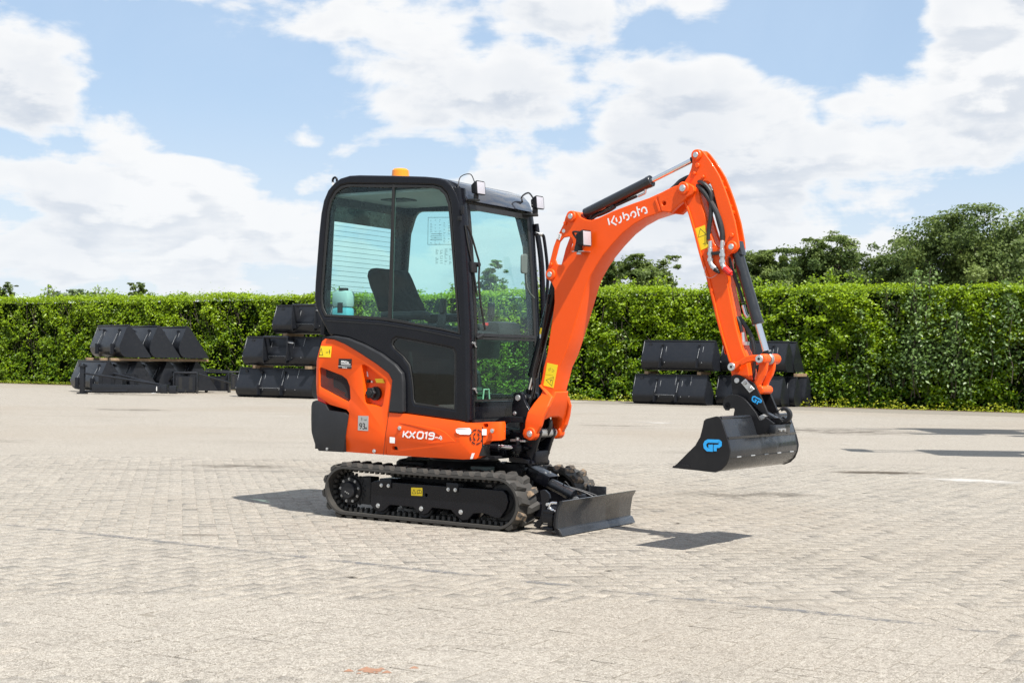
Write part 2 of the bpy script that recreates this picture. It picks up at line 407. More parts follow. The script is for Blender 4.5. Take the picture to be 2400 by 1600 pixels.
belt = link('rubber_track', from_data(vs, fs), M['rubber'], EX)
# one lug mesh: tapered chevron block in local coords (x along travel, y across, z out)
def lug_mesh(s):
    a, b_, h = .030, .017, .024
    w0, w1 = -.004, .108
    sk = .022*s
    P0 = [(-a, w0, 0), (a, w0, 0), (a*.8+sk, w1, 0), (-a*.8+sk, w1, 0)]
    P1 = [(-b_, w0+.006, h), (b_, w0+.006, h), (b_*.9+sk, w1-.012, h*.92), (-b_*.9+sk, w1-.012, h*.92)]
    return from_data(P0+P1, [(4, 5, 6, 7), (0, 1, 5, 4), (1, 2, 6, 5), (2, 3, 7, 6), (3, 0, 4, 7)], False)
LM = [lug_mesh(1), lug_mesh(-1)]
for q in LM: q.materials.append(M['rubber'])
lugs = []
for k in range(38):
    for side in (0, 1):
        i = int(round(k*4+side*2)) % n; nn, d = outn(i); p = TP[i]+nn*.010
        xa = Vector((d.x, 0, d.y)); za = Vector((nn.x, 0, nn.y)); ya = za.cross(xa)
        o = bpy.data.objects.new('tread_lug', LM[side]); col.objects.link(o); o.parent = belt
        flip = 1 if ya.y > 0 else -1
        mw = Matrix((xa*flip, ya*flip, za)).transposed().to_4x4()
        # block starts at the belt edge and reaches to the middle
        if side == 0: base = Vector((p.x, YN+.004, p.y))
        else:
            base = Vector((p.x, YF-.004, p.y)); mw = mw @ Matrix.Rotation(math.pi, 4, 'Z')
        mw.translation = base; o.matrix_basis = mw
# inner guide teeth
mb = MB()
for k in range(76):
    nn, d = outn(k*2); p = TP[k*2]-nn*.010
    A = Matrix(((d.x, 0, nn.x, p.x), (0, 1, 0, 0), (d.y, 0, nn.y, p.y), (0, 0, 0, 1)))
    for yy in (-.415, -.345): mb.box(-.010, .010, yy-.012, yy+.012, -.024, .0, mat=A)
tag(part('guide_teeth', mb, 'rubber', belt), kind='stuff')

fr_out = [(-0.456,0.251),(-0.432,0.262),(0.607,0.259),(0.635,0.233),(0.646,0.188),(0.631,0.140),(0.588,0.082),(0.555,0.075),(0.482,0.098),(0.448,0.103),(0.381,0.095),(0.336,0.050),(0.297,0.043),(0.251,0.068),(0.204,0.107),(0.053,0.112),(0.018,0.071),(-0.017,0.059),(-0.065,0.075),(-0.101,0.106),(-0.294,0.108),(-0.342,0.066),(-0.378,0.054),(-0.428,0.070),(-0.459,0.098)]
sf = plate('track_side_frame', fr_out, -.455, -.310, M['black'], EX, holes=[circ([(0.004,0.193)][0][0], [(0.004,0.193)][0][1], .011)], bevel=.005, rnd=.012)
for (u0, u1, z0, z1) in (([(-0.379,0.283),(-0.280,0.222)][0][0], [(-0.379,0.283),(-0.280,0.222)][1][0], [(-0.379,0.283),(-0.280,0.222)][1][1], [(-0.379,0.283),(-0.280,0.222)][0][1]),
                         ([(0.170,0.286),(0.263,0.227)][0][0], [(0.170,0.286),(0.263,0.227)][1][0], [(0.170,0.286),(0.263,0.227)][1][1], [(0.170,0.286),(0.263,0.227)][0][1])):
    part('slide_block', MB().box(u0, u1, -.463, -.33, z0, z1, ch=.004), 'black', sf)
    for f in (.18, .78): bolt('bolt', (u0+(u1-u0)*f, -.463, z0+(z1-z0)*.25), (0, -1, 0), .0085, sf)
for (x, z) in [(-0.391,0.096),(-0.032,0.099),(0.285,0.098)]:
    bolt('roller_bolt', (x, -.457, z+.002), (0, -1, 0), .0105, sf)
    rl = part('track_roller', MB().cyl((x+.012, -.440, z-.004), (x+.012, -.405, z-.004), .058, n=32, ch=.006).cyl((x+.012, -.405, z-.004), (x+.012, -.355, z-.004), .036, n=24)
              .cyl((x+.012, -.355, z-.004), (x+.012, -.320, z-.004), .058, n=32, ch=.006), 'matte')
hx, hz_ = -.662, .184
mb = MB(); ring = []
for k in range(20):
    a = 2*math.pi*k/20
    for (da, rr) in ((-.09, .103), (-.035, .121), (.035, .121), (.09, .103)): ring.append((hx+rr*math.cos(a+da), hz_+rr*math.sin(a+da)))
sprk = plate('drive_sprocket', ring, -.405, -.385, M['deep'], EX, bevel=.002)
part('final_drive', MB().cyl((hx, -.385, hz_), (hx, -.428, hz_), .094, .090, n=40, ch=.006), 'deep')
cap = part('hub_cap', MB().cyl((hx+.005, -.420, hz_), (hx+.005, -.462, hz_), .060, .057, n=40, ch=.006), 'matte')
for k in range(9):
    a = 2*math.pi*(k+.3)/9; bolt('hub_bolt', (hx+.078*math.cos(a), -.428, hz_+.078*math.sin(a)), (0, -1, 0), .0065, cap, M['steel'])
for k in range(3):
    part('hub_plug', MB().cyl((hx+.02-.014*k, -.460, hz_-.02+.006*k), (hx+.02-.014*k, -.465, hz_-.02+.006*k), .0045, n=10), 'steel', cap)
part('front_idler', MB().cyl((.588, -.415, .177), (.588, -.345, .177), .128, n=48, ch=.012).cyl((.588, -.43, .177), (.588, -.33, .177), .075, n=32, ch=.01), 'deep')
part('tensioner', MB().box(.32, .50, -.42, -.34, .10, .20, ch=.01), 'deep')
part('motor_housing', MB().box(-.60, -.50, -.40, -.30, .09, .28, ch=.01), 'deep')
dsk = plate('warning_sticker', fillet([(p[0], p[1]) for p in [(-0.118,0.236),(-0.026,0.239),(-0.025,0.185),(-0.117,0.183)]], .004), -.4565, -.4553, M['yellow'], sf, bevel=0)
a_ = [(-0.108,0.196),(-0.079,0.197),(-0.095,0.224),(-0.067,0.198),(-0.050,0.204),(-0.034,0.200),(-0.034,0.221),(-0.051,0.224),(-0.067,0.219)]
decal('sticker_print', stroke_me([[a_[0], a_[1], a_[2], a_[0]], [a_[3], a_[4], a_[5], a_[6], a_[7], a_[8], a_[3]], [a_[4], a_[7]]], .0028), 0, -.4566, 0, 0, M['ink'], sf)

# far track: copies of the near one shifted across
def kids(o): return [c for c in bpy.data.objects if c.parent == o]
near_parts = [o for o in kids(EX)]
for o in near_parts:
    c = o.copy(); col.objects.link(c); c.parent = EX
    mir = o.name.split('.')[0] in ('rubber_track', 'track_roller', 'front_idler', 'tensioner', 'motor_housing')
    if mir: c.matrix_basis = Matrix.Translation((0, .76, 0))
    else: c.matrix_basis = Matrix.Scale(-1, 4, (0, 1, 0))
    for g in kids(o):
        d = g.copy(); col.objects.link(d); d.parent = c
for o in bpy.data.objects:
    if o.name.startswith('rubber_track'): o['label'] = 'near rubber track' if o is belt else 'far rubber track with tan mud on its lugs'

mud_m, t, b = new_mat('muddy_rubber'); o_ = t.node('ShaderNodeNewGeometry').outputs['Position']
t.put(b.inputs['Base Color'], t.mix(t.mapr(t.noise(o_, 16, 5, .65), .46, .60), (.045, .042, .038), (.22, .155, .10))); b.inputs['Roughness'].default_value = .85
M['mud'] = mud_m
for o in bpy.data.objects:
    if o.name.startswith('rubber_track') and o is not belt:
        for g in kids(o):
            if g.name.startswith('tread_lug') and g.matrix_basis.translation.x > .45: g.material_slots[0].link = 'OBJECT'; g.material_slots[0].material = mud_m
    elif o.name.startswith('tread_lug') and o.parent is belt and o.matrix_basis.translation.x > .6 and rng.random() < .25: o.material_slots[0].link = 'OBJECT'; o.material_slots[0].material = mud_m
# ---- undercarriage
mb = MB()
mb.box(-.34, .34, -.27, .27, .215, .36, ch=.02)
for sy in (-1, 1):
    for x in (-.30, .26): mb.box(x-.05, x+.05, min(sy*.2, sy*.34), max(sy*.2, sy*.34), .13, .25, ch=.01)
mb.cyl((0, 0, .35), (0, 0, .405), .27, .25, n=48, ch=.01)
xf = part('undercarriage_frame', mb, 'deep')
part('slewing_ring', MB().cyl((0, 0, .40), (0, 0, .442), .235, n=64, ch=.004).cyl((0, 0, .438), (0, 0, .455), .26, n=64), 'matte')
part('top_guard', MB().box(-.42, -.2, -.2, .2, .36, .385, ch=.01), 'deep')
mb = MB(); mb.box(.30, .52, -.07, -.045, .25, .40, ch=.008).box(.30, .52, .045, .07, .25, .40, ch=.008).cyl((.50, -.085, .355), (.50, .085, .355), .022, n=20)
part('blade_cylinder_lug', mb, 'deep')
part('lug_pin_head', MB().cyl((.50, -.10, .355), (.50, -.078, .355), .028, n=20, ch=.003), 'matte')
part('step_plate', MB().box(.22, .36, -.255, -.17, .355, .385, ch=.006), 'green_panel')

# ---- dozer blade
bp_ = [(1.077,0.223),(1.066,0.203),(1.051,0.178),(1.043,0.134),(1.037,0.093),(1.037,0.052),(1.053,0.044),(1.074,-0.004)]
bp_[-1] = (bp_[-1][0], .006)
back = [(x-.016, z+(.000 if i else 0)) for i, (x, z) in enumerate(bp_)]
out = bp_+list(reversed(back))
blade = plate('dozer_blade', out, -.495, .495, M['bucket'], EX, bevel=.0015, ang=50)
rib = [(bp_[0][0]-.012, bp_[0][1]-.01), (bp_[1][0]-.014, bp_[1][1]), (bp_[3][0]-.012, bp_[3][1]), (bp_[5][0]-.012, bp_[5][1]), (bp_[6][0]-.01, bp_[6][1]), (bp_[7][0]-.02, .012), (bp_[7][0]-.045, .012), (bp_[5][0]-.035, .07), (bp_[3][0]-.03, .14), (bp_[1][0]-.035, .20)]
for y in (-.493, .483): plate('end_rib', rib, y, y+.010, M['black'], blade, bevel=.001)
part('back_beam', MB().box(.905, .985, -.47, .47, .075, .145, ch=.006), 'black', blade)
for (x, z, y) in ((bp_[1][0]-.01, bp_[1][1]+.012, -.4955),): part('edge_hole', MB().cyl((x, -.4955, z), (x, -.497, z), .008, n=14), 'ink', blade)
for sy in (-1, 1):
    y0 = sy*.245
    armo = plate('blade_arm', [(.30, .13), (.30, .21), (.62, .20), (.94, .14), (.94, .065), (.60, .10)], y0-.022, y0+.022, M['black'], EX, bevel=.003, rnd=.01)
part('arm_cross_tube', MB().cyl((.80, -.25, .125), (.80, .25, .125), .035, n=24), 'black')
# folded side extensions
ext = [(0.877,0.272),(0.894,0.281),(0.917,0.278),(0.943,0.258),(0.952,0.229),(0.923,0.184),(0.924,0.133),(0.899,0.076),(0.870,0.034),(0.831,0.049),(0.856,0.081),(0.882,0.101),(0.894,0.167),(0.884,0.240)]
e1 = plate('blade_extension', ext, -.448, -.430, M['black'], EX, bevel=.002, rnd=.006)
part('extension_fold', MB().box(.915, .99, -.475, -.40, .03, .05, ch=.004).box(.915, .99, -.475, -.40, .135, .158, ch=.004).box(.94, .975, -.455, -.42, .05, .14, ch=.004), 'black', e1)
hp = [(1.016,0.206),(0.974,0.204),(0.961,0.186),(0.966,0.168),(0.987,0.157)]
part('chrome_hinge_pin', MB().tube([(x, -.465, z) for x, z in hp], .0085, n=12), 'chrome')
q_ = [(0.944,0.193),(0.953,0.149),(1.004,0.149),(1.032,0.224)]
part('hinge_bolt', MB().cyl((q_[0][0], -.47, q_[0][1]), (q_[0][0], -.45, q_[0][1]), .010, n=14).cyl((q_[1][0], -.455, q_[1][1]), (q_[1][0]+.03, -.455, q_[1][1]), .010, n=14).cyl((q_[1][0]-.01, -.455, q_[1][1]+.02), (q_[2][0], -.455, q_[2][1]), .007, n=12), 'zinc')
e2 = part('blade_extension', MB().box(.772, .896, .395, .407, .05, .243, ch=.003).box(.765, .778, .36, .407, .05, .250, ch=.003), 'bucket')
# blade cylinder and its guard
c0 = Vector((.50, 0, .352)); c1 = Vector((.93, -.005, .19))
dv = (c1-c0).normalized()
bc = part('blade_cylinder', MB().cyl(c0+dv*.13, c0+dv*.355, .038, n=32, ch=.003).cyl(c0+dv*.33, c0+dv*.40, .041, n=32, ch=.003), 'bucket')
part('cylinder_rod', MB().cyl(c0, c0+dv*.15, .017, n=20), 'chrome', bc)
part('rod_eye', MB().cyl((c1.x, -.035, c1.z), (c1.x, .035, c1.z), .030, n=24).box(c1.x-.05, c1.x+.03, -.022, .022, c1.z-.022, c1.z+.022, ch=.004), 'black', bc)
part('clevis', MB().box(c1.x-.03, c1.x+.055, -.058, -.040, .10, c1.z+.03, ch=.004).box(c1.x-.03, c1.x+.055, .040, .058, .10, c1.z+.03, ch=.004), 'black', bc)
part('clevis_pin', MB().cyl((c1.x, -.075, c1.z), (c1.x, .075, c1.z), .017, n=20).cyl((c1.x, -.082, c1.z), (c1.x, -.074, c1.z), .024, n=20), 'zinc', bc)
A = Matrix.Translation(c0) @ dv.to_track_quat('X', 'Z').to_matrix().to_4x4()
gd = part('cylinder_guard', MB().box(.035, .215, -.055, .055, .048, .056, mat=A, ch=.002).box(.035, .215, -.060, -.052, -.02, .056, mat=A, ch=.002).box(.035, .215, .052, .060, -.02, .056, mat=A, ch=.002), 'black')
for x, y in ((.16, -.028), (.16, .03)): bolt('bolt', A @ Vector((x, y, .056)), A.to_3x3() @ Vector((0, 0, 1)), .007, gd)
part('blade_hose', MB().tube([(.84, -.02, .262), (.93, .02, .235), (1.0, .05, .20)], .006).tube([(.83, .01, .262), (.92, .05, .238), (1.0, .08, .21)], .006).tube([(.80, -.02, .27), (.82, -.03, .30), (.85, -.02, .27)], .004), 'hose')

# ---- upper body
plan = fillet([(-.93, -.49), (.29, -.49), (.56, -.405), (.56, .49), (-.93, .49), (-1.045, .30), (-1.075, 0), (-1.045, -.30)], [.06, .05, .05, .05, .08, .3, .5, .3], 6)
def inset(pl, d):
    c = Vector((-.2, 0)); out = []
    for p in pl:
        v = Vector(p); out.append((v.x-d*(1 if v.x > c.x else -1)*(abs(v.x-c.x) > .4), v.y-d*(1 if v.y > 0 else -1)*(abs(v.y) > .3)))
    return out
def xprof(dy, chz=.555, z0=.43, z1=1.4): return [(-.49+dy, chz), (-.455+dy, z0), (.455, z0), (.49, chz), (.49, z1), (-.49+dy, z1)]
o_side = [(-0.286,0.730),(-0.159,0.726),(0.263,0.692),(0.344,0.681),(0.441,0.689),(0.554,0.696),(0.560,0.679),(0.560,0.581),(0.551,0.574),(0.468,0.568),(0.443,0.552),(0.427,0.513),(0.407,0.459),(0.395,0.451),(0.301,0.443),(-0.322,0.443),(-0.311,0.582)]
sp1 = solid('side_cover', prism(o_side, 'y', -.7, -.36), [('INTERSECT', prism(plan, 'z', .3, 1.6)), ('INTERSECT', prism(xprof(0), 'x', -1.2, .8)),
    ('DIFFERENCE', prism(fillet([(0.440,0.681),(0.472,0.682),(0.473,0.657),(0.441,0.656)], .01), 'y', -.6, -.2)), ('DIFFERENCE', prism(fillet([(-0.268,0.507),(-0.223,0.506),(-0.222,0.479),(-0.268,0.482)], .012), 'y', -.6, -.44))], M['orange'], EX, .006)
part('cover_backing', MB().box(-.28, .44, -.445, -.36, .47, .66), 'ink')
o_rear = [(-0.845,1.224),(-0.763,1.218),(-0.667,1.188),(-0.543,1.132),(-0.393,1.056),(-0.291,0.994),(-0.261,0.949),(-0.270,0.854),(-0.290,0.729),(-0.312,0.582),(-0.327,0.444),(-0.670,0.448),(-0.659,0.517),(-0.630,0.682),(-0.625,0.719),(-0.649,0.741),(-0.793,0.770),(-0.915,0.831),(-0.930,0.929),(-0.926,1.066),(-0.901,1.134),(-0.874,1.206)]
gr = [(-0.895,1.032),(-0.787,1.000),(-0.691,0.973),(-0.648,0.946),(-0.623,0.898),(-0.615,0.812),(-0.635,0.792),(-0.669,0.804),(-0.892,0.891)]
pk = [(-0.528,1.059),(-0.467,1.038),(-0.317,0.941),(-0.319,0.882),(-0.340,0.772),(-0.360,0.764),(-0.490,0.786),(-0.500,0.834)]
hood = solid('engine_cover', prism(o_rear, 'y', -.7, 0), [('INTERSECT', prism(plan, 'z', .3, 1.6)), ('INTERSECT', prism(xprof(0), 'x', -1.2, .8)),
    ('DIFFERENCE', prism(fillet(gr, .02), 'y', -.8, -.30)), ('DIFFERENCE', prism(fillet(pk, .018), 'y', -.8, -.435))], M['orange'], EX, .008)
plate('cover_top', [(-0.845,1.224),(-0.763,1.218),(-0.667,1.188),(-0.543,1.132),(-0.393,1.056),(-0.291,0.994),(-0.409,0.939),(-0.788,1.037),(-0.886,1.066)], -.40, .46, M['orange'], EX, bevel=.01)
# grille with crossed wires
gx0, gx1 = min(p[0] for p in gr), max(p[0] for p in gr); gz0, gz1 = min(p[1] for p in gr), max(p[1] for p in gr)
def inside(p, poly):
    c = False; j = len(poly)-1
    for i in range(len(poly)):
        if (poly[i][1] > p[1]) != (poly[j][1] > p[1]) and p[0] < (poly[j][0]-poly[i][0])*(p[1]-poly[i][1])/(poly[j][1]-poly[i][1])+poly[i][0]: c = not c
        j = i
    return c
mb = MB(); s_ = .0135
for sg in (1, -1):
    for k in range(-40, 60):
        pts = []
        for q in range(0, 90):
            x = gx0+q*.004; z = gz0+sg*(x-gx0)*.62+k*s_
            if inside((x, z), gr): pts.append((x, z))
        if len(pts) > 1:
            for seg_ in [pts]: mb.cyl((seg_[0][0], -.478, seg_[0][1]), (seg_[-1][0], -.478, seg_[-1][1]), .0012, n=4, cap=False)
M['wire'] = paint('grille_wire', (.055, .055, .06), .4, dirt=.2)
part('grille_mesh', mb, 'wire', hood)
part('radiator_pipe', MB().tube([(-.66, -.40, .76), (-.70, -.39, .80), (-.72, -.37, .86)], .03).cyl((-.76, -.41, .79), (-.74, -.33, .82), .035, n=20).box(-.92, -.62, -.335, -.32, .70, 1.05), 'matte', hood)
# fuel cap in its recess
pf = [(-0.455,0.858)][0]
mb = MB(); ringp = []
for k in range(48): a = 2*math.pi*k/48; rr = .036+.004*math.cos(6*a); ringp.append((pf[0]+rr*math.cos(a), pf[1]+rr*math.sin(a)))
fc = plate('fuel_cap', ringp, -.485, -.455, M['matte'], EX, bevel=.005)
part('cap_grip', MB().cyl((pf[0], -.485, pf[1]), (pf[0], -.492, pf[1]), .020, n=24, ch=.002), 'matte', fc)
part('filler_neck', MB().cyl((pf[0]+.02, -.457, pf[1]-.003), (pf[0]+.02, -.435, pf[1]-.003), .046, n=32), 'deep', fc)
pl_ = [(-0.496,0.937),(-0.463,0.934),(-0.490,0.906)]
part('cover_lock', MB().cyl((pl_[0][0], -.435, pl_[0][1]), (pl_[0][0], -.46, pl_[0][1]), .011, n=16, ch=.002), 'ink')
part('lock_key', MB().cyl((pl_[1][0], -.435, pl_[1][1]), (pl_[1][0], -.455, pl_[1][1]), .007, n=10), 'zinc')
o_trim = [(-0.845,1.236),(-0.764,1.246),(-0.649,1.231),(-0.507,1.187),(-0.357,1.125),(-0.237,1.054),(-0.178,0.996),(-0.167,0.944),(-0.160,0.739),(-0.177,0.732),(-0.288,0.735),(-0.270,0.854),(-0.261,0.948),(-0.291,0.993),(-0.393,1.054),(-0.543,1.130),(-0.667,1.187),(-0.763,1.218)]
plate('fender_trim', o_trim, -.500, -.42, M['trim'], EX, bevel=.010, rnd=.006)
plate('fender_top', [(-0.845,1.236),(-0.764,1.246),(-0.649,1.231),(-0.507,1.187),(-0.357,1.125),(-0.237,1.054),(-0.178,0.996),(-0.200,0.987),(-0.357,1.087),(-0.544,1.152),(-0.763,1.225)], -.43, .47, M['trim'], EX, bevel=.008)
o_cw = [(-0.914,0.797),(-0.831,0.769),(-0.806,0.730),(-0.658,0.718),(-0.627,0.697),(-0.643,0.607),(-0.669,0.448),(-0.883,0.448),(-0.913,0.483),(-0.956,0.580),(-0.969,0.671),(-0.967,0.754),(-0.948,0.785)]
cw = solid('counterweight', prism(o_cw, 'y', -.7, .5), [('INTERSECT', prism([(x*1.035 if x < 0 else x, y*1.012) for x, y in plan], 'z', .3, 1.6))], M['trim'], EX, .014, seg=3)
bolt('bolt', (*[[(-0.808,0.465)][0][0], -.490], [(-0.808,0.465)][0][1]), (0, -1, 0), .010, cw)
plate('rear_reflector', [(-0.916,0.831),(-0.880,0.818),(-0.845,0.794),(-0.829,0.771),(-0.909,0.795)], -.486, -.40, M['red'], EX, bevel=.004)
part('body_core', MB().box(-.98, .36, -.42, .42, .455, .70), 'deep')
part('left_side_cover', MB().box(-.93, .30, .43, .485, .455, .72, ch=.02).box(-.93, -.55, .43, .485, .70, 1.05, ch=.03), 'orange')
part('rear_cover', MB().box(-1.0, -.90, -.38, .42, .78, 1.15, ch=.04), 'orange')
part('turntable_plate', MB().box(-.60, .45, -.40, .40, .443, .462, ch=.004), 'matte')
# relief on the side cover
plate('pressed_relief', [(-0.199,0.667),(-0.024,0.655),(0.134,0.633),(0.178,0.616),(0.256,0.559),(0.222,0.553),(0.031,0.535),(0.101,0.555),(0.161,0.579),(0.073,0.619),(-0.086,0.649)], -.4935, -.488, M['orange'], sp1, bevel=.0025)
for (zx, yy) in (([(-0.193,0.631)][0], -.491), ([(0.510,0.637)][0], -.44)):
    part('bolt_dish', MB().cyl((zx[0], yy+.006, zx[1]), (zx[0], yy-.004, zx[1]), .019, n=24, ch=.003), 'orange', sp1)
    bolt('bolt', (zx[0], yy-.002, zx[1]), (0, -1, 0), .0095, sp1)
zx = [(-0.421,0.465)][0]; bolt('bolt', (zx[0], -.470, zx[1]), (0, -1, 0), .009, hood)
# front part stickers: local wall direction of the turned-in front
yw = math.atan2(.085, .27)
def onwall(zx): # point on the turned front wall
    return (-.49+(zx[0]-.29)*.085/.27) if zx[0] > .29 else -.49
def sticker(name, pts, mat, parent=EX, t=.0012, y=None, rnd=.0, mw=None):
    y = -.49 if y is None else y
    pts = fillet(pts, rnd) if rnd else pts
    me = curve_mesh([pts], .0004, 0); me.transform(XZ(0)); 
    for v in me.vertices: v.co.y += (onwall((v.co.x,)) if y == 'w' else y)-t
    return link(name, me, M[mat], parent, mw)
sticker('white_reflector', [(0.262,0.639),(0.279,0.648),(0.356,0.651),(0.367,0.639),(0.368,0.618),(0.357,0.607),(0.297,0.608),(0.267,0.618)], 'white', sp1, .007, 'w', .006)
sticker('small_sticker', [(0.436,0.645),(0.465,0.646),(0.466,0.607),(0.437,0.606)], 'white', sp1, .006, 'w')
sticker('small_sticker', [(-0.276,0.568),(-0.233,0.566),(-0.232,0.527),(-0.275,0.528)], 'white', sp1, .0015)
s5 = sticker('small_sticker', [(0.371,0.487),(0.393,0.489),(0.378,0.452),(0.358,0.449)], 'white', sp1, .004, -.462)
hs = [(0.400,0.595)][0]
st = [arc(hs[0], hs[1], .040, .046, a, a+34, 5) for a in range(0, 360, 45)]+[arc(hs[0], hs[1], .018, .024, a, a+60, 5) for a in (110, 190, 290, 10)]
me = stroke_me(st, .0065, .002); me.transform(XZ(0))
for v in me.vertices: v.co.y += onwall((v.co.x,))-.003
link('horn_slots', me, M['ink'], sp1)
# model name
KXL = [[(-0.156,0.612),(-0.164,0.571)], [(-0.118,0.612),(-0.149,0.590),(-0.122,0.569)], [(-0.108,0.611),(-0.069,0.568)], [(-0.061,0.611),(-0.117,0.568)],
       [(-0.030,0.611),(-0.007,0.610),(0.003,0.603),(-0.002,0.576),(-0.014,0.568),(-0.039,0.569),(-0.048,0.577),(-0.041,0.604),(-0.030,0.611)], [(0.016,0.604),(0.032,0.609),(0.025,0.567)], [(0.083,0.589),(0.058,0.590),(0.050,0.595),(0.053,0.605),(0.061,0.608),(0.082,0.608),(0.091,0.602),(0.086,0.575),(0.076,0.568),(0.045,0.569)]]
decal('model_lettering', stroke_me(KXL, .0105, .0008), 0, -.4945, 0, 0, M['white'], sp1)
decal('model_suffix', stroke_me([[(0.098,0.580),(0.120,0.580)], [(0.145,0.592),(0.126,0.575),(0.155,0.574)], [(0.150,0.587),(0.144,0.564)]], .0062, .0008), 0, -.4945, 0, 0, M['white'], sp1)
# yellow warning stickers, supplier plate, noise plate
ws = sticker('warning_sticker', [(-0.883,1.174),(-0.786,1.173),(-0.792,1.095),(-0.899,1.098)], 'yellow', hood, .002)
a_ = [(-0.896,1.111),(-0.864,1.110),(-0.878,1.158),(-0.836,1.129),(-0.817,1.130),(-0.805,1.150),(-0.804,1.118),(-0.811,1.135),(-0.798,1.135)]
decal('sticker_print', stroke_me([[a_[0], a_[1], a_[2], a_[0]], [a_[3], a_[4]], [a_[5], a_[6]], [a_[7], a_[8]]], .0045, .0004), 0, -.4922, 0, 0, M['ink'], ws)
bs = sticker('supplier_sticker', [(-0.722,1.088),(-0.608,1.087),(-0.610,1.019),(-0.725,1.021)], 'ink', hood, .002)
pz = [(-0.702,1.057),(-0.723,1.037)]
decal('supplier_lettering', text_me('FPM bv', .0255, .0003, 0, .0006, .9), pz[0][0], -.4923, pz[0][1], -.03, M['white'], bs)
sticker('sticker_line', [(-0.724,1.038),(-0.609,1.037),(-0.609,1.035),(-0.724,1.035)], 'white', bs, .0027)
sticker('sticker_line', [(-0.700,1.053),(-0.619,1.052),(-0.619,1.047),(-0.700,1.048)], 'white', bs, .0027)
pz = [(-0.690,1.023)][0]
decal('maker_lettering', text_me('Kubota', .014, .0003, 0, .0002), pz[0], -.4923, pz[1], -.03, M['white'], bs)
ns = sticker('noise_sticker', [(-0.546,0.702),(-0.458,0.702),(-0.458,0.601),(-0.547,0.602)], 'silver', hood, .0015)
pz = [(-0.538,0.612),(-0.488,0.612),(-0.497,0.671)]
decal('noise_value', text_me('93', .060, .0003, 0, .0006, .9), pz[0][0], -.4918, pz[0][1], -.02, M['ink'], ns)
decal('noise_unit', text_me('dB', .020, .0003, 0, .0004, .9), pz[1][0], -.4918, pz[1][1], -.02, M['ink'], ns)
decal('noise_symbol', text_me('LwA', .015, .0003, 0, .0002, .9), pz[2][0], -.4918, pz[2][1], -.02, M['ink'], ns)
cs = [(-0.523,0.680)][0]
decal('noise_mark', stroke_me([arc(cs[0], cs[1], .007, .008, -60, 60), arc(cs[0], cs[1], .012, .013, -50, 50)], .002), 0, -.4918, 0, 0, M['ink'], ns)
sticker('small_sticker', [(-0.554,1.005),(-0.512,1.002),(-0.504,0.967),(-0.544,0.968)], 'white', hood, .0015, -.436)
sticker('small_sticker', [(-0.450,0.955),(-0.381,0.957),(-0.364,0.927),(-0.436,0.927)], 'yellow', hood, .0015, -.436)
sticker('panel_seam', [(-0.288,0.730),(-0.285,0.730),(-0.311,0.581),(-0.325,0.443),(-0.328,0.443),(-0.313,0.582)], 'ink', hood, .0012)

# ---- cab
cab_out = [(-0.820,1.247),(-0.849,1.278),(-0.916,1.378),(-0.955,1.445),(-0.969,1.512),(-0.964,1.621),(-0.938,1.955),(-0.922,2.097),(-0.900,2.188),(-0.863,2.257),(-0.811,2.305),(-0.753,2.335),(-0.675,2.349),(-0.591,2.348),(-0.285,2.327),(-0.037,2.307),(0.061,2.294),(0.128,2.274),(0.182,2.236),(0.221,2.182),(0.245,2.118),(0.256,2.055)]+[(0.297,1.599),(0.316,1.287)]+[(0.330,0.854),(0.335,0.683),(0.249,0.691),(-0.174,0.725),(-0.181,0.944),(-0.192,0.994),(-0.252,1.052),(-0.373,1.124),(-0.522,1.186),(-0.665,1.230),(-0.780,1.245)]
uw = [(-0.873,1.379),(-0.906,1.428),(-0.916,1.495),(-0.914,1.545),(-0.884,1.953),(-0.866,2.120),(-0.843,2.194),(-0.799,2.250),(-0.747,2.282),(-0.684,2.290),(-0.385,2.272),(-0.085,2.254),(0.042,2.243),(0.100,2.226),(0.144,2.186),(0.171,2.122),(0.182,2.058),(0.265,1.257),(0.127,1.283),(-0.068,1.310),(-0.216,1.332),(-0.367,1.351),(-0.625,1.366)]
lw = [(-0.291,1.189),(-0.281,1.217),(-0.251,1.234),(-0.156,1.221),(0.137,1.177),(0.211,1.164),(0.229,1.137),(0.232,1.066),(0.231,0.765),(-0.090,0.792),(-0.104,0.815),(-0.114,0.916),(-0.129,0.988),(-0.148,1.053),(-0.199,1.111),(-0.273,1.163)]
cabf = plate('cab_side_frame', cab_out, -.470, -.425, M['black'], EX, holes=[uw, lw], bevel=.014, ang=40)
def shrink(pl, d):
    cx = sum(p[0] for p in pl)/len(pl); cz = sum(p[1] for p in pl)/len(pl); out = []
    for x, z in pl:
        v = Vector((x-cx, z-cz)); L = v.length; v *= (L-d)/L; out.append((cx+v.x, cz+v.y))
    return out
plate('window_seal', uw, -.4665, -.455, M['ink'], EX, holes=[shrink(uw, .022)], bevel=.003)
plate('window_seal', shrink(lw, -.004), -.4665, -.455, M['ink'], EX, holes=[shrink(lw, .010)], bevel=.003)
plate('side_window', uw, -.459, -.455, M['glass'], EX, bevel=0)
plate('lower_side_window', lw, -.458, -.454, M['glass_low'], EX, bevel=0)
plate('window_divider', [(-0.305,2.268),(-0.287,2.267),(-0.298,1.345),(-0.326,1.347)], -.468, -.452, M['ink'], EX, bevel=.002)
plate('sliding_pane_edge', [(-0.295,2.266),(-0.287,2.266),(-0.298,1.343),(-0.306,1.343)], -.452, -.446, M['green_panel'], EX, bevel=.001)
part('window_latch', MB().box([(0.073,1.342)][0][0], [(0.126,1.342)][0][0], -.45, -.43, [(0.074,1.315)][0][1], [(0.072,1.386)][0][1], ch=.004), 'matte')
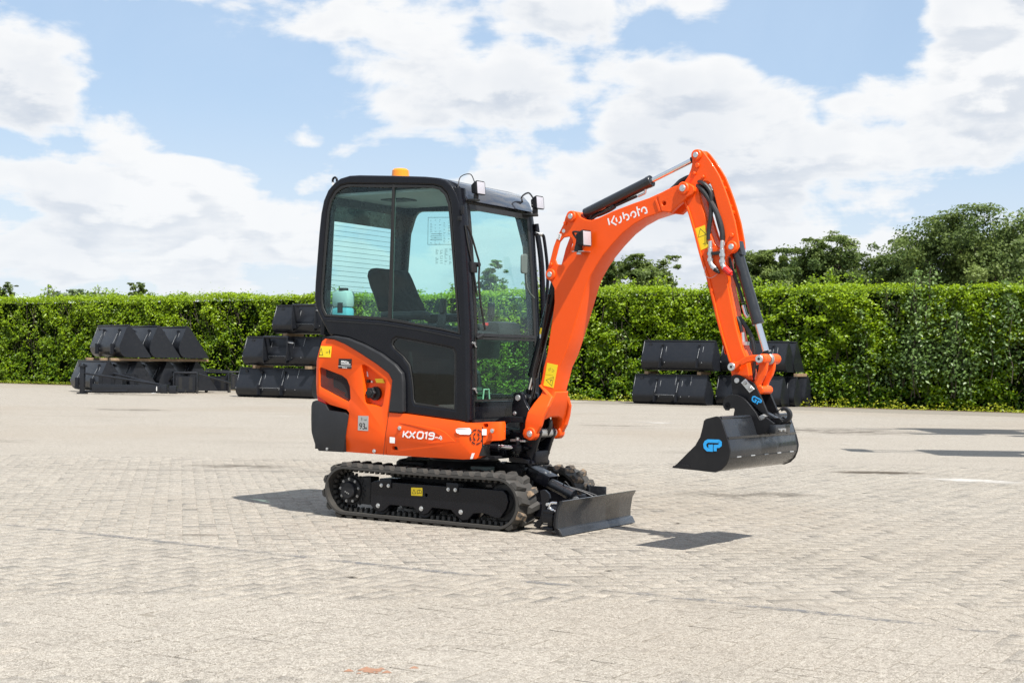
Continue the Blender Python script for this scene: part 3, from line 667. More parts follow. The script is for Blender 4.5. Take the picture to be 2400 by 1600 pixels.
part('window_latch', MB().box([(-0.777,1.453)][0][0], [(-0.742,1.452)][0][0], -.45, -.43, [(-0.767,1.403)][0][1], [(-0.769,1.476)][0][1], ch=.004), 'matte')
# weatherstrip line under the window
plate('panel_crease', [(-0.851,1.353),(-0.367,1.327),(-0.067,1.290),(0.270,1.232),(0.270,1.227),(-0.067,1.285),(-0.367,1.321),(-0.851,1.347)], -.4725, -.469, M['ink'], EX, bevel=.001)
# far side frame (door) with its tall window
fd = [(-0.753,2.240),(-0.794,2.179),(-0.805,2.027),(-0.818,1.848),(-0.838,1.579),(-0.843,1.399)]
door_hole = fillet([(-.80, 1.30), (-.84, 1.75), (-.82, 2.02), (-.76, 2.19), (.10, 2.16), (.18, 1.9), (.24, 1.25), (.26, .85), (-.2, .85)], [.05, .05, .10, .08, .10, .05, .0, .05, .1])
fd_me = curve_mesh([cab_out, door_hole], .02, .006); fd_me.transform(XZ(.45))
door = link('cab_door', finish(fd_me), M['black'], EX)
plate('door_window', door_hole, .448, .452, M['glass'], door, bevel=0)
# instruction transfers on the far window
pa = [(-0.653,2.143),(-0.445,2.135),(-0.441,1.936),(-0.653,1.942)]
ln = [[pa[0], pa[1], pa[2], pa[3], pa[0]]]
for k in range(4):
    q = [(-0.625,2.020),(-0.525,2.016),(-0.625,2.004),(-0.525,2.000),(-0.625,1.988),(-0.524,1.984),(-0.625,1.975),(-0.524,1.972)]; ln.append([q[2*k], q[2*k+1]])
mb_t = stroke_me(ln, .0028, .0004)
decal('window_transfer', mb_t, 0, .447, 0, 0, M['ink'], door)
rows = []
for r_ in range(16):
    z = pa[0][1]-.02-(pa[0][1]-pa[3][1])*(r_+.3)/17
    for c3 in range(5):
        if rng.random() < .6: x0_ = pa[0][0]+.012+(pa[1][0]-pa[0][0])*(c3+.2)/5.2; rows.append([(x0_, z), (x0_+.006+.014*rng.random(), z)])
pb = [(-0.585,1.903),(-0.423,1.784)]
for r_ in range(14):
    z = pb[0][1]+(pb[1][1]-pb[0][1])*r_/14
    for c3 in range(4):
        if rng.random() < .7: x0_ = pb[0][0]+(pb[1][0]-pb[0][0])*(c3+.1)/4; rows.append([(x0_, z), (x0_+.008+.02*rng.random(), z)])
decal('transfer_print', stroke_me(rows, .0022, .0004), 0, .447, 0, 0, M['ink'], door)
# rear wall with window
xr_ = -.925
def rlean(z): return (.10*(z-1.25) if z < 1.62 else .10*.37+.0)*-1*.2+max(0, z-1.9)*.18
rear_o = [(-.45, 1.25), (-.45, 2.25), (-.40, 2.31), (.40, 2.31), (.45, 2.25), (.45, 1.25)]
rear_h = fillet([(-.385, 1.36), (-.385, 2.16), (.36, 2.16), (.36, 1.36)], [.04, .06, .06, .04])
rw = front_plate('cab_rear_frame', rear_o, xr_, xr_+.035, M['black'], EX, holes=[rear_h], lean=rlean)
front_plate('rear_window', rear_h, xr_+.012, xr_+.016, M['glass'], rw, bevel=0, lean=rlean)
mb = MB()
for k in range(17):
    z = 2.06-k*.035; mb.box(xr_+.017+rlean(z), xr_+.0180+rlean(z), -.37, .345, z-.0012, z+.0012)
part('heater_wires', mb, 'ink', rw)
part('rear_shelf', MB().box(-.93, -.60, -.43, .43, 1.20, 1.25, ch=.02), 'matte')
# roof shell
roof_t = [(-0.922,2.097),(-0.900,2.188),(-0.863,2.257),(-0.811,2.305),(-0.753,2.335),(-0.675,2.349),(-0.591,2.348),(-0.285,2.327),(-0.037,2.307),(0.061,2.294),(0.128,2.274),(0.182,2.236),(0.206,2.199)]
roof_o = roof_t+[(x*.97+(-.008), z-.045) for x, z in reversed(roof_t)]
me = plate_me(roof_o, -.432, .44, bevel=.004, ang=50)
for v in me.vertices: v.co.z += .018*(1-(v.co.y/.45)**2)
roof = link('cab_roof', me, M['black'], EX)
part('headliner', MB().box(-.86, .16, -.42, .42, 2.215, 2.235, ch=.004), 'lining', roof)
for (a, b_, c3, d3) in ((-.62, -.42, -.18, -.02), (-.15, .02, .10, .26)): part('roof_vent', MB().box(a, b_, c3, d3, 2.205, 2.214, ch=.003), 'matte', roof)
part('front_header', MB().box(.125, .235, -.40, .40, 2.115, 2.20, ch=.02), 'black', roof)
# glossy front visor
me = plate_me([(.06, 2.285), (.13, 2.275), (.19, 2.25), (.235, 2.205), (.265, 2.14), (.255, 2.135), (.20, 2.19), (.12, 2.225), (.05, 2.24)], -.41, .43, bevel=.003, ang=60)
for v in me.vertices: v.co.z += .012*(1-(v.co.y/.45)**2)
M['gloss'] = paint('glossy_visor', (.02, .022, .03), .12, coat=1, dirt=.05)
part_v = link('roof_visor', me, M['gloss'], EX)
# front posts
def xfront(z): return float(np.interp(z, [.70, 1.29, 1.60, 2.07, 2.2], [.325, .312, .290, .245, .225]))
def post(name, yc, ry, rx, z0, z1, parent=EX, mat='black'):
    vs = []; fs = []; N = 20; zs = np.linspace(z0, z1, 16)
    for z in zs:
        for k in range(N):
            a = 2*math.pi*k/N; e = .6
            vs.append((xfront(z)-.02+rx*math.copysign(abs(math.cos(a))**e, math.cos(a)), yc+ry*math.copysign(abs(math.sin(a))**e, math.sin(a)), z))
    for i in range(len(zs)-1):
        for k in range(N): fs.append((i*N+k, i*N+(k+1) % N, (i+1)*N+(k+1) % N, (i+1)*N+k))
    fs += [tuple(reversed(range(N))), tuple((len(zs)-1)*N+i for i in range(N))]
    return link(name, from_data(vs, fs), M[mat], parent)
pN = post('front_pillar', -.420, .046, .040, .70, 2.22)
pF = post('front_pillar', .425, .035, .036, .70, 2.15)
part('front_lower_panel', MB().box(.27, .318, -.43, .45, .68, .818, ch=.012), 'black')
def fpane(name, y0, y1, z0, z1, mat, parent=EX, dx=.012, t=.004, n=8):
    vs = []; fs = []; zs = np.linspace(z0, z1, n)
    for z in zs:
        x = xfront(z)+dx; vs += [(x, y0, z), (x, y1, z), (x-t, y1, z), (x-t, y0, z)]
    for i in range(n-1):
        for k in range(4): fs.append((4*i+k, 4*i+(k+1) % 4, 4*i+4+(k+1) % 4, 4*i+4+k))
    fs += [(3, 2, 1, 0), (4*n-4, 4*n-3, 4*n-2, 4*n-1)]
    return link(name, from_data(vs, fs), M[mat], parent)
wsn = fpane('windscreen', -.372, .385, 1.262, 2.105, 'glass_clear')
for (y0, y1, z0, z1) in ((-.385, -.355, 1.25, 2.12), (.365, .395, 1.25, 2.12)): fpane('windscreen_seal', y0, y1, z0, z1, 'ink', wsn, .016, .012)
for (z0, z1, mt_) in ((2.085, 2.12, 'ink'), (1.248, 1.268, 'trim')): fpane('windscreen_bar', -.37, .38, z0, z1, mt_, wsn, .018, .014, 3)
lws = fpane('lower_windscreen', -.372, .385, .822, 1.244, 'glass_green')
for (y0, y1, z0, z1) in ((-.385, -.365, .82, 1.25), (.372, .392, .82, 1.25), (-.37, .38, .818, .832), (-.37, .38, 1.228, 1.243)): fpane('windscreen_seal', y0, y1, z0, z1, 'ink', lws, .016, .010, 3)
# wiper and its bracket
wp = [(-0.437,1.969),(-0.392,1.902),(-0.347,1.795),(-0.323,1.725),(-0.342,1.606),(-0.331,1.464),(-0.291,1.291)]
wb = part('wiper', MB().tube([(xfront(z)+.035, y, z) for y, z in wp], .007, n=8), 'ink')
wq = [(-0.448,1.972),(-0.426,1.837),(-0.387,1.698),(-0.354,1.510)]
part('wiper_blade', MB().tube([(xfront(z)+.026, y, z) for y, z in wq], .006, n=6), 'ink', wb)
wq = [(-0.415,1.916),(-0.376,1.777),(-0.331,1.717)]
part('wiper_motor', MB().box(xfront(1.7)-.0, xfront(1.7)+.035, -.415, -.345, 1.665, 1.735, ch=.005).cyl((xfront(1.7)+.03, -.345, 1.72), (xfront(1.7)+.05, -.345, 1.72), .016, n=14), 'matte', wb)
wq = [(-0.298,1.259),(-0.376,1.234)]
part('window_stop', MB().cyl((.335, wq[0][0], wq[0][1]), (.335, wq[1][0], wq[1][1]), .012, n=12, ch=.003), 'matte')
for zz in [(-0.419,1.200),(-0.401,0.900)]: part('post_stud', MB().cyl((.33, zz[0], zz[1]), (.352, zz[0], zz[1]), .009, n=12), 'zinc', pN); part('post_hook', MB().cyl((.33, zz[0]+.02, zz[1]-.005), (.348, zz[0]+.02, zz[1]-.03), .009, n=10), 'ink', pN)
part('pillar_hinge', MB().box(.262, .285, -.478, -.468, [(0.227,2.088)][0][1]-.045, [(0.227,2.088)][0][1]+.01, ch=.003).box(.24, .268, -.48, -.468, 2.0, 2.03, ch=.003), 'matte', pN)
# lamps
def lamp(name, c, s, parent, yaw=0, mw=None, tilt=-.10):
    T = Matrix.Translation(c) @ Matrix.Rotation(yaw, 4, 'Z') @ Matrix.Rotation(tilt, 4, 'Y')
    mb = MB(); hw, hh, dp = s
    vs = []; fs = []
    for (x, k) in ((-dp, .62), (-dp*.35, .92), (0, 1.0), (dp*.12, 1.0)):
        for (a, b_) in ((-1, -.8), (-.8, -1), (.8, -1), (1, -.8), (1, .8), (.8, 1), (-.8, 1), (-1, .8)): vs.append(T @ Vector((x, a*hw*k, b_*hh*k)))
    for i in range(3):
        for k in range(8): fs.append((8*i+k, 8*i+(k+1) % 8, 8*i+8+(k+1) % 8, 8*i+8+k))
    fs += [tuple(reversed(range(8))), tuple(24+i for i in range(8))]
    L = link(name, from_data(vs, fs), M['matte'], parent, mw)
    mb = MB().box(dp*.12, dp*.16, -hw*.86, hw*.86, -hh*.86, hh*.86, mat=T, ch=.001); part('lamp_lens', mb, 'lens', L)
    return L
l1 = lamp('work_light', (.34, -.365, 2.222), (.046, .046, .052), EX, -.10)
part('lamp_bracket', MB().box(.26, .33, -.405, -.35, 2.135, 2.150, ch=.003).cyl((.315, -.375, 2.14), (.315, -.375, 2.18), .017, n=12), 'ink', l1)
part('lamp_cable', MB().tube([(.30, -.37, 2.26), (.27, -.38, 2.315), (.22, -.42, 2.295), (.22, -.45, 2.22)], .0035, n=6), 'hose', l1)
l2 = lamp('work_light', (.345, .385, 2.20), (.046, .047, .052), EX, -.10)
part('lamp_bracket', MB().box(.24, .33, .30, .40, 2.105, 2.12, ch=.003).cyl((.32, .37, 2.11), (.32, .37, 2.16), .02, n=12), 'ink', l2)
part('lamp_cable', MB().tube([(.30, .38, 2.23), (.27, .36, 2.27), (.24, .32, 2.24), (.24, .33, 2.20)], .006, n=6), 'hose', l2)
bc2 = [(-0.583,2.399)][0]
bcn = part('beacon', MB().cyl((bc2[0], 0, 2.36), (bc2[0], 0, 2.445), .066, .060, n=32, ch=.012), 'amber')
part('beacon_base', MB().cyl((bc2[0], 0, 2.34), (bc2[0], 0, 2.372), .07, n=32), 'matte', bcn)
part('lifting_eye', MB().tube([(x, -.42, z) for x, z in [(-0.852,2.304),(-0.858,2.334),(-0.842,2.351),(-0.823,2.340),(-0.822,2.319)]], .008, n=8), 'black')
sticker('small_sticker', [(-0.813,2.313),(-0.798,2.301),(-0.813,2.286),(-0.826,2.297)], 'white', cabf, .004, -.47)
# handrail + mirror on the far front corner
part('grab_rail', MB().tube([(.27, .44, 1.99), (.30, .50, 1.985), (.31, .52, 1.94), (.335, .53, 1.70), (.34, .50, 1.45)], .012, n=10), 'black')
mr = [(0.083,1.808),(0.161,1.817),(0.180,1.707),(0.102,1.699)]
front_plate('mirror', fillet([(.14, 1.82), (.14, 1.69), (.215, 1.69), (.215, 1.83)], .02), .345, .36, M['green_panel'], EX, bevel=.006)
part('mirror_arm', MB().tube([(.35, .21, 1.70), (.35, .22, 1.62), (.35, .25, 1.57), (.34, .34, 1.53)], .006, n=8), 'green_panel')
part('door_post_rail', MB().tube([(.265, .475, 2.06), (.315, .478, 1.75), (.34, .478, 1.2), (.345, .478, .8)], .020, n=10), 'black')
part('rail_clamp', MB().cyl((.27, .455, 1.99), (.30, .50, 1.99), .016, n=12, ch=.003), 'zinc')
# interior
sb = [(-0.730,1.674),(-0.720,1.712),(-0.695,1.729),(-0.658,1.731),(-0.621,1.718),(-0.588,1.663),(-0.545,1.578),(-0.496,1.494),(-0.459,1.427),(-0.626,1.423),(-0.659,1.512),(-0.703,1.597)]
seat = plate('seat', sb, -.20, .20, M['seat'], EX, bevel=.035, ang=60)
part('seat_cushion', MB().box(-.62, -.08, -.22, .22, 1.14, 1.26, ch=.04), 'seat', seat)
part('seat_base', MB().box(-.55, -.12, -.2, .2, .78, 1.15, ch=.02), 'matte', seat)
part('suspension_boot', MB().box(-.40, -.12, -.30, -.21, .80, 1.02, ch=.02).box(-.38, -.02, -.30, -.21, .85, .88).box(-.36, -.04, -.31, -.20, .93, .95).box(-.36, -.02, -.31, -.2, 1.0, 1.02), 'trim', seat)
part('seat_belt_clip', MB().box(-.20, -.17, -.23, -.222, 1.25, 1.34).box(-.17, -.06, -.23, -.222, 1.2, 1.33, ch=.01), 'silver', seat)
for sy in (-1, 1):
    cn = part('control_console', MB().box(-.50, .06, min(sy*.24, sy*.36), max(sy*.24, sy*.36), 1.10, 1.33, ch=.03).box(-.52, -.14, min(sy*.22, sy*.30), max(sy*.22, sy*.30), 1.36, 1.42, ch=.025).box(-.50, -.44, min(sy*.24, sy*.28), max(sy*.24, sy*.28), 1.25, 1.40, ch=.01), 'matte')
    part('joystick', MB().tube([(-.03, sy*.30, 1.31), (.0, sy*.30, 1.38), (.01, sy*.30, 1.43)], .016).cyl((.005, sy*.30, 1.40), (.015, sy*.30, 1.50), .028, .024, n=16, ch=.008), 'ink', cn)
for sy in (-.09, .02):
    part('travel_lever', MB().tube([(.12, sy-.20, 1.22), (.15, sy-.18, 1.10), (.18, sy-.17, .95), (.17, sy-.17, .72)], .011, n=8), 'green_panel')
part('instrument_panel', MB().box(.08, .24, .05, .34, 1.22, 1.36, ch=.04).box(.10, .14, -.1, .3, 1.30, 1.34, ch=.01), 'ink')
part('red_switch', MB().box(.20, .222, -.10, -.06, 1.325, 1.345, ch=.003), 'red')
part('dashboard_shelf', MB().box(.02, .22, -.36, .38, 1.255, 1.285, ch=.01), 'matte')
part('cab_floor', MB().box(-.60, .28, -.42, .42, .70, .735), 'matte')
part('floor_vent', MB().box(.24, .27, -.36, -.20, .83, .85).box(.24, .27, -.36, -.20, .86, .88).box(.24, .27, -.36, -.20, .89, .91), 'green_panel')
part('boot_guard', MB().tube([(.27, -.19, .83), (.27, -.18, .895), (.27, -.12, .895), (.27, -.11, .83)], .006, n=8, smooth=False), 'white')
part('rear_console', MB().box(-.90, -.60, -.42, -.05, .95, 1.24, ch=.02), 'matte')
part('door_check_label', MB().cyl((.29, -.36, 1.05), (.294, -.36, 1.05), .045, n=20), 'yellow')
bt = part('washer_bottle', MB().box(-.905, -.765, -.36, -.26, 1.33, 1.45, ch=.03), 'bottle'); part('bottle_shoulder', MB().box(-.905, -.765, -.36, -.26, 1.446, 1.565, ch=.03), 'bottle_top', bt)
part('bottle_cap', MB().cyl((-.835, -.31, 1.56), (-.835, -.31, 1.585), .034, n=20, ch=.004), 'ink', bt)
part('document_box', MB().box(-.35, -.20, -.40, -.34, .98, 1.14, ch=.01).box(-.08, .04, -.41, -.39, .95, 1.08), 'green_panel')
# support structure between body and swing post
part('swing_support', MB().box(.30, .46, -.22, .14, .455, .50, ch=.01).box(.30, .48, -.24, .16, .60, .635, ch=.01), 'black')
f1 = [(0.375,0.690),(0.425,0.718),(0.477,0.722),(0.588,0.723),(0.589,0.685),(0.467,0.683),(0.437,0.658),(0.406,0.631),(0.394,0.587),(0.408,0.544),(0.434,0.502),(0.408,0.509),(0.377,0.547),(0.375,0.656)]
plate('bracket_guard', f1, -.20, -.17, M['black'], EX, bevel=.004)
hs_ = MB()
for k, (za, zb, ya) in enumerate(((.66, .63, -.15), (.635, .60, -.12), (.60, .585, -.10), (.57, .60, -.14), (.545, .56, -.08))):
    hs_.tube([(.34, ya, za), (.42, ya+.01, za-.02), (.50, ya+.03, zb-.01), (.60, ya+.05, zb)], .017, n=10)
part('hose_bundle', hs_, 'hose')
mb = MB().cyl((.28, -.27, .518), (.44, -.24, .515), .030, n=24, ch=.003)
swc = part('swing_cylinder', mb, 'black'); part('cylinder_rod', MB().cyl((.40, -.245, .525), (.53, -.215, .520), .016, n=20), 'chrome', swc)
part('rod_end', MB().box(.52, .60, -.23, -.17, .495, .54, ch=.008).cyl((.56, -.2, .48), (.56, -.2, .565), .022, n=18, ch=.004), 'black', swc)
part('grease_fitting', MB().cyl((.55, -.19, .565), (.55, -.19, .585), .016, n=12).cyl((.57, -.16, .58), (.57, -.16, .60), .011, n=6).box(.50, .62, -.21, -.15, .558, .572, ch=.004), 'zinc', swc)
part('cab_front_lug', MB().box(.36, .44, -.28, -.22, .60, .66, ch=.008), 'orange')

# ---- boom group, in its own swung frame
KM = Matrix.Translation((.70, -.08, 0)) @ Matrix.Rotation(R(-4), 4, 'Z')
def kpart(name, mb, mat, parent=EX): return part(name, mb, mat, parent, KM if parent is EX else None)
def kplate(name, o, y0, y1, mat, parent=EX, **kw): return plate(name, o, y0, y1, M[mat], parent, mw=KM if parent is EX else None, **kw)
br = [(-0.197,0.876),(-0.136,0.883),(-0.123,0.873),(-0.109,0.834),(-0.087,0.796),(-0.050,0.750),(0.020,0.637),(0.028,0.625),(-0.004,0.546),(-0.048,0.417),(-0.052,0.450),(-0.114,0.520),(-0.138,0.536),(-0.141,0.678),(-0.136,0.726),(-0.207,0.727),(-0.206,0.806),(-0.195,0.836)]
b1 = kplate('swing_bracket', br, -.105, -.075, 'black', rnd=.010, bevel=.004)
kplate('bracket_plate', br, .055, .085, 'black', b1, rnd=.010, bevel=.004)
bq = [(-0.073,0.488),(-0.115,0.442),(-0.148,0.527)]
kpart('bracket_web', MB().box(-.16, -.02, -.085, .065, .42, .50, ch=.01).box(-.24, -.15, -.085, .065, .50, .62, ch=.01).cyl((-.05, -.11, .42), (-.05, .09, .42), .02), 'black', b1)
up1 = [(-0.210,0.531),(-0.168,0.535),(-0.056,0.525),(-0.046,0.515),(-0.061,0.509),(-0.130,0.515),(-0.215,0.513)]
kplate('swing_arm', up1, -.13, .02, 'black', b1, bevel=.004)
lo1 = [(-0.210,0.453),(-0.161,0.462),(-0.097,0.454),(-0.049,0.442),(-0.048,0.416),(-0.182,0.420),(-0.207,0.425)]
kplate('swing_arm', lo1, -.13, .07, 'black', b1, bevel=.004)
kpart('swing_post', MB().cyl((-.16, -.0, .46), (-.16, 0, .58), .045, n=28), 'black', b1)
pb1 = [(-0.155,0.846)][0]; pb2 = [(-0.180,0.744)][0]
kpart('upper_pin', MB().cyl((pb1[0], -.115, pb1[1]), (pb1[0], .095, pb1[1]), .020, n=24, ch=.002), 'zinc', b1)
kpart('pin_boss', MB().cyl((pb1[0], -.04, pb1[1]), (pb1[0], .055, pb1[1]), .034, n=24, ch=.004), 'black', b1)
bolt('pin_bolt', (pb2[0], -.106, pb2[1]), (0, -1, 0), .009, b1)
bf = [(-0.009,0.617)][0]
kpart('foot_pin', MB().cyl((bf[0], -.10, bf[1]), (bf[0], .10, bf[1]), .030, n=24), 'steel', b1)

# boom
YB = .078
bo = [(0.102,1.564),(0.079,1.604),(0.050,1.627),(0.037,1.654),(0.044,1.685),(0.069,1.760),(0.091,1.835),(0.126,1.914),(0.168,1.983),(0.183,2.031),(0.209,2.057),(0.241,2.065),(0.272,2.053),(0.299,2.021),(0.336,2.004),(0.378,1.996),(0.440,2.010),(0.541,2.046),(0.692,2.088),(0.878,2.133),(0.888,2.112),(0.888,2.086),(0.903,2.052),(0.911,2.024),(0.889,2.019),(0.792,1.996),(0.704,1.958),(0.624,1.907),(0.544,1.837),(0.474,1.766),(0.424,1.702),(0.383,1.642),(0.353,1.581),(0.328,1.503),(0.283,1.372),(0.243,1.258),(0.197,1.136)]+[(0.151,1.053),(0.131,0.981),(0.109,0.912),(0.087,0.831),(0.084,0.852),(0.000,0.927)]+[(0.015,0.987),(0.027,1.051)]+[(0.053,1.135),(0.072,1.258),(0.094,1.391),(0.105,1.480)]
slot = fillet([(0.140,1.865),(0.169,1.893),(0.211,1.898),(0.238,1.881),(0.242,1.848),(0.213,1.787),(0.182,1.739),(0.151,1.718),(0.121,1.723),(0.107,1.755)], .006)
boc = [(0.105,1.480),(0.108,1.564),(0.141,1.630),(0.185,1.722),(0.219,1.782),(0.246,1.848),(0.275,1.908),(0.337,1.967),(0.378,1.996),(0.440,2.010),(0.541,2.046),(0.692,2.088),(0.878,2.133),(0.888,2.112),(0.888,2.086),(0.903,2.052),(0.911,2.024),(0.889,2.019),(0.792,1.996),(0.704,1.958),(0.624,1.907),(0.544,1.837),(0.474,1.766),(0.424,1.702),(0.383,1.642),(0.353,1.581),(0.328,1.503),(0.283,1.372),(0.243,1.258),(0.197,1.136)]+[(0.151,1.053),(0.131,0.981),(0.109,0.912),(0.087,0.831),(0.084,0.852),(0.000,0.927)]+[(0.015,0.987),(0.027,1.051)]+[(0.053,1.135),(0.072,1.258),(0.094,1.391)]
boom = kplate('boom', boc, -YB+.002, YB-.002, 'orange', bevel=.007, ang=40)
for (ya, yb2) in ((-YB, -YB+.014), (YB-.014, YB)): kplate('boom_plate', bo, ya, yb2, 'orange', boom, bevel=.005, holes=[slot], ang=40)
# weld flange along the near upper edge
fork = []
leg = [(0.029,0.930),(0.053,0.905),(0.113,0.857),(0.109,0.798),(0.084,0.729),(0.065,0.669),(0.039,0.626),(0.022,0.600),(0.009,0.588),(-0.033,0.578),(-0.064,0.589),(-0.076,0.613),(-0.070,0.638),(-0.059,0.652),(-0.056,0.695),(-0.040,0.755),(-0.011,0.818),(0.017,0.868)]
me_l = plate_me(leg, -.035, .0, bevel=.008, rnd=.008)
def flare(z): t_ = min(1, max(0, (.93-z)/.20)); t_ = t_*t_*(3-2*t_); return t_
for sy in (-1, 1):
    me = me_l.copy()
    for v in me.vertices:
        t_ = flare(v.co.z); y = v.co.y/.035     # 0 outer .. -1
        v.co.y = sy*(.078+.087*t_) + sy*y*.036 if sy > 0 else -(.078+.087*t_)-y*.036
    if sy > 0: pass
    kp = link('boom_fork', finish(me), M['orange_cast'], boom)
    kpart('foot_boss', MB().cyl((bf[0], sy*.120, bf[1]), (bf[0], sy*.176, bf[1]), .043, n=32, ch=.006), 'orange_cast', boom)
    kpart('foot_pin_head', MB().cyl((bf[0], sy*.174, bf[1]), (bf[0], sy*.182, bf[1]), .021, n=20, ch=.002).cyl((bf[0], sy*.180, bf[1]), (bf[0], sy*.188, bf[1]), .010, n=6), 'zinc', boom)
# cross web of the fork
wz = [(0.031,0.849),(0.115,0.813),(0.105,0.753),(0.059,0.713)]
def flean(z): return float(np.interp(z, [.59, .67, .71, .80, .87], [-.012, .040, .058, .098, .122]))-.036
fw = [(-.078, .895), (.078, .895), (.084, .85), (.120, .80), (.152, .75), (.164, .70), (.164, .60), (.125, .60), (.118, .66), (.095, .705), (.05, .722), (-.05, .722), (-.095, .705), (-.118, .66), (-.125, .60), (-.164, .60), (-.164, .70), (-.152, .75), (-.120, .80), (-.084, .85)]
front_plate('fork_web', fw, .0, .036, M['orange_cast'], boom, bevel=.010, lean=flean)
# boom end casting and its boss
be = [(0.870,2.131),(0.935,2.159),(0.992,2.178),(1.054,2.190),(1.097,2.186),(1.125,2.169),(1.132,2.143),(1.117,2.119),(1.079,2.105),(1.060,2.085),(1.009,2.050),(0.966,2.016),(0.903,2.026),(0.888,2.069)]
en = kplate('boom_end', be, -.085, -.045, 'orange_cast', boom, rnd=.012, bevel=.006, holes=[circ(*[(0.920,2.075)][0], .013)])
kplate('boom_end', be, .045, .085, 'orange_cast', boom, rnd=.012, bevel=.006)
kplate('boom_end_web', [(0.793,2.120),(0.891,2.153),(0.930,2.134),(0.931,2.075),(0.883,2.052),(0.814,2.038)], -.05, .05, 'orange', boom, bevel=.004)
pe = [(1.059,2.160)][0]
kpart('elbow_boss', MB().cyl((pe[0], -.100, pe[1]), (pe[0], .100, pe[1]), .040, n=32, ch=.006), 'orange_cast', boom)
kpart('elbow_pin', MB().cyl((pe[0], -.106, pe[1]), (pe[0], -.098, pe[1]), .021, n=24, ch=.002).cyl((pe[0], -.110, pe[1]), (pe[0], -.104, pe[1]), .010, n=12), 'zinc', boom)
for nm, q, rr in (('lug_boss', [(0.233,2.028)][0], .036), ('lug_boss', [(0.077,1.656)][0], .037)):
    kpart(nm, MB().cyl((q[0], -.094, q[1]), (q[0], .094, q[1]), rr, n=32, ch=.005), 'orange_cast', boom)
    kpart('pin_head', MB().cyl((q[0], -.101, q[1]), (q[0], -.092, q[1]), .018, n=20, ch=.002), 'zinc', boom)
for q, rr in (([(0.185,1.986)][0], .012), ([(0.077,1.722)][0], .012)): kpart('stud', MB().cyl((q[0], -.09, q[1]), (q[0], -.075, q[1]), rr, n=16, ch=.003), 'orange_cast', boom)
# weld seam plates (raised joints)
kplate('joint_rib', [(0.852,2.103),(0.864,2.106),(0.898,2.028),(0.881,2.026)], -.084, -.076, 'orange', boom, bevel=.002)
kplate('raised_rib', [(0.001,0.929),(0.013,0.935),(0.086,0.865),(0.086,0.852)], -.098, -.074, 'orange_cast', boom, bevel=.004)
# stickers on the boom
yb_ = -.0782
ws1 = sticker('warning_sticker', [(0.056,1.080),(0.140,1.066),(0.109,0.916),(0.028,0.931)], 'yellow', boom, .0012, -.078, .004)
a_ = [(0.049,0.967),(0.107,0.987),(0.095,0.929),(0.078,0.968),(0.095,0.970),(0.084,0.960),(0.084,0.952)]
decal('sticker_print', stroke_me([[a_[0], a_[1], a_[2], a_[0]], [a_[3], a_[4]], [a_[4], a_[5], a_[6]]], .0032, .0003), 0, -.0794, 0, 0, M['ink'], ws1)
a_ = [[(0.063,1.038),(0.088,1.048)], [(0.064,1.031),(0.086,1.041)], [(0.067,1.025),(0.085,1.033)], [(0.094,1.040),(0.112,1.032)], [(0.092,1.030),(0.115,1.026)], [(0.092,1.022),(0.108,1.018)], [(0.043,1.003),(0.104,0.997)]]
decal('sticker_print', stroke_me(a_, .0016, .0003), 0, -.0794, 0, 0, M['ink'], ws1)
KL = [[(0.509,2.003),(0.522,1.960)], [(0.557,2.017),(0.536,1.978),(0.573,1.957)], [(0.569,2.003),(0.577,1.977)], [(0.600,2.012),(0.607,1.995),(0.608,1.984),(0.604,1.975),(0.590,1.969)],
      [(0.619,2.035),(0.631,1.993)], [(0.628,2.013),(0.638,2.019),(0.647,2.021),(0.657,2.016),(0.664,2.007),(0.664,1.997),(0.659,1.989),(0.647,1.985)], [(0.679,2.007),(0.679,2.019),(0.684,2.030),(0.695,2.036),(0.706,2.033),(0.714,2.024),(0.714,2.013),(0.710,2.004),(0.699,2.000)],
      [(0.721,2.066),(0.739,2.005)], [(0.730,2.046),(0.745,2.049)], [(0.758,2.030),(0.757,2.044),(0.763,2.055),(0.774,2.059),(0.786,2.054),(0.792,2.042),(0.797,2.026)], [(0.798,2.025),(0.779,2.022)]]
decal('maker_lettering', stroke_me(KL, .0098, .0006), 0, -.0782, 0, 0, M['white'], boom)
sticker('reflector_dot', circ(*[(0.171,1.937)][0], .0125), 'white', boom, .0015, -.078)
s6 = sticker('hook_sticker', [(0.128,1.926),(0.157,1.916),(0.142,1.878),(0.112,1.891)], 'white', boom, .0015, -.078)
decal('sticker_print', stroke_me([[(0.134,1.914),(0.140,1.909),(0.135,1.902),(0.139,1.894),(0.132,1.888),(0.126,1.892)]], .004, .0003), 0, -.0797, 0, 0, M['ink'], s6)
# boom work light
bl = [(0.392,1.875)][0]
l3 = lamp('work_light', (bl[0], -.150, bl[1]), (.045, .052, .060), EX, -.1, KM, -.05)
lb = [(0.287,1.804),(0.381,1.789),(0.302,1.786),(0.315,1.903)]
part('lamp_bracket', MB().box(lb[0][0], lb[1][0], -.155, -.078, lb[0][1]-.012, lb[0][1]-.007, ch=.001).cyl((lb[2][0]+.02, -.12, lb[2][1]-.01), (lb[2][0]+.02, -.12, lb[2][1]+.06), .018, .014, n=14), 'zinc', l3)
part('lamp_stem', MB().cyl((lb[2][0]+.02, -.13, lb[2][1]+.01), (lb[2][0]+.03, -.14, lb[2][1]+.08), .03, .018, n=16), 'ink', l3)
part('lamp_cable', MB().tube([(bl[0]-.07, -.13, bl[1]+.045), (bl[0]-.12, -.12, bl[1]+.045), (bl[0]-.10, -.09, bl[1]+.0), (bl[0]-.04, -.08, bl[1]-.02)], .007, n=8), 'hose', l3)

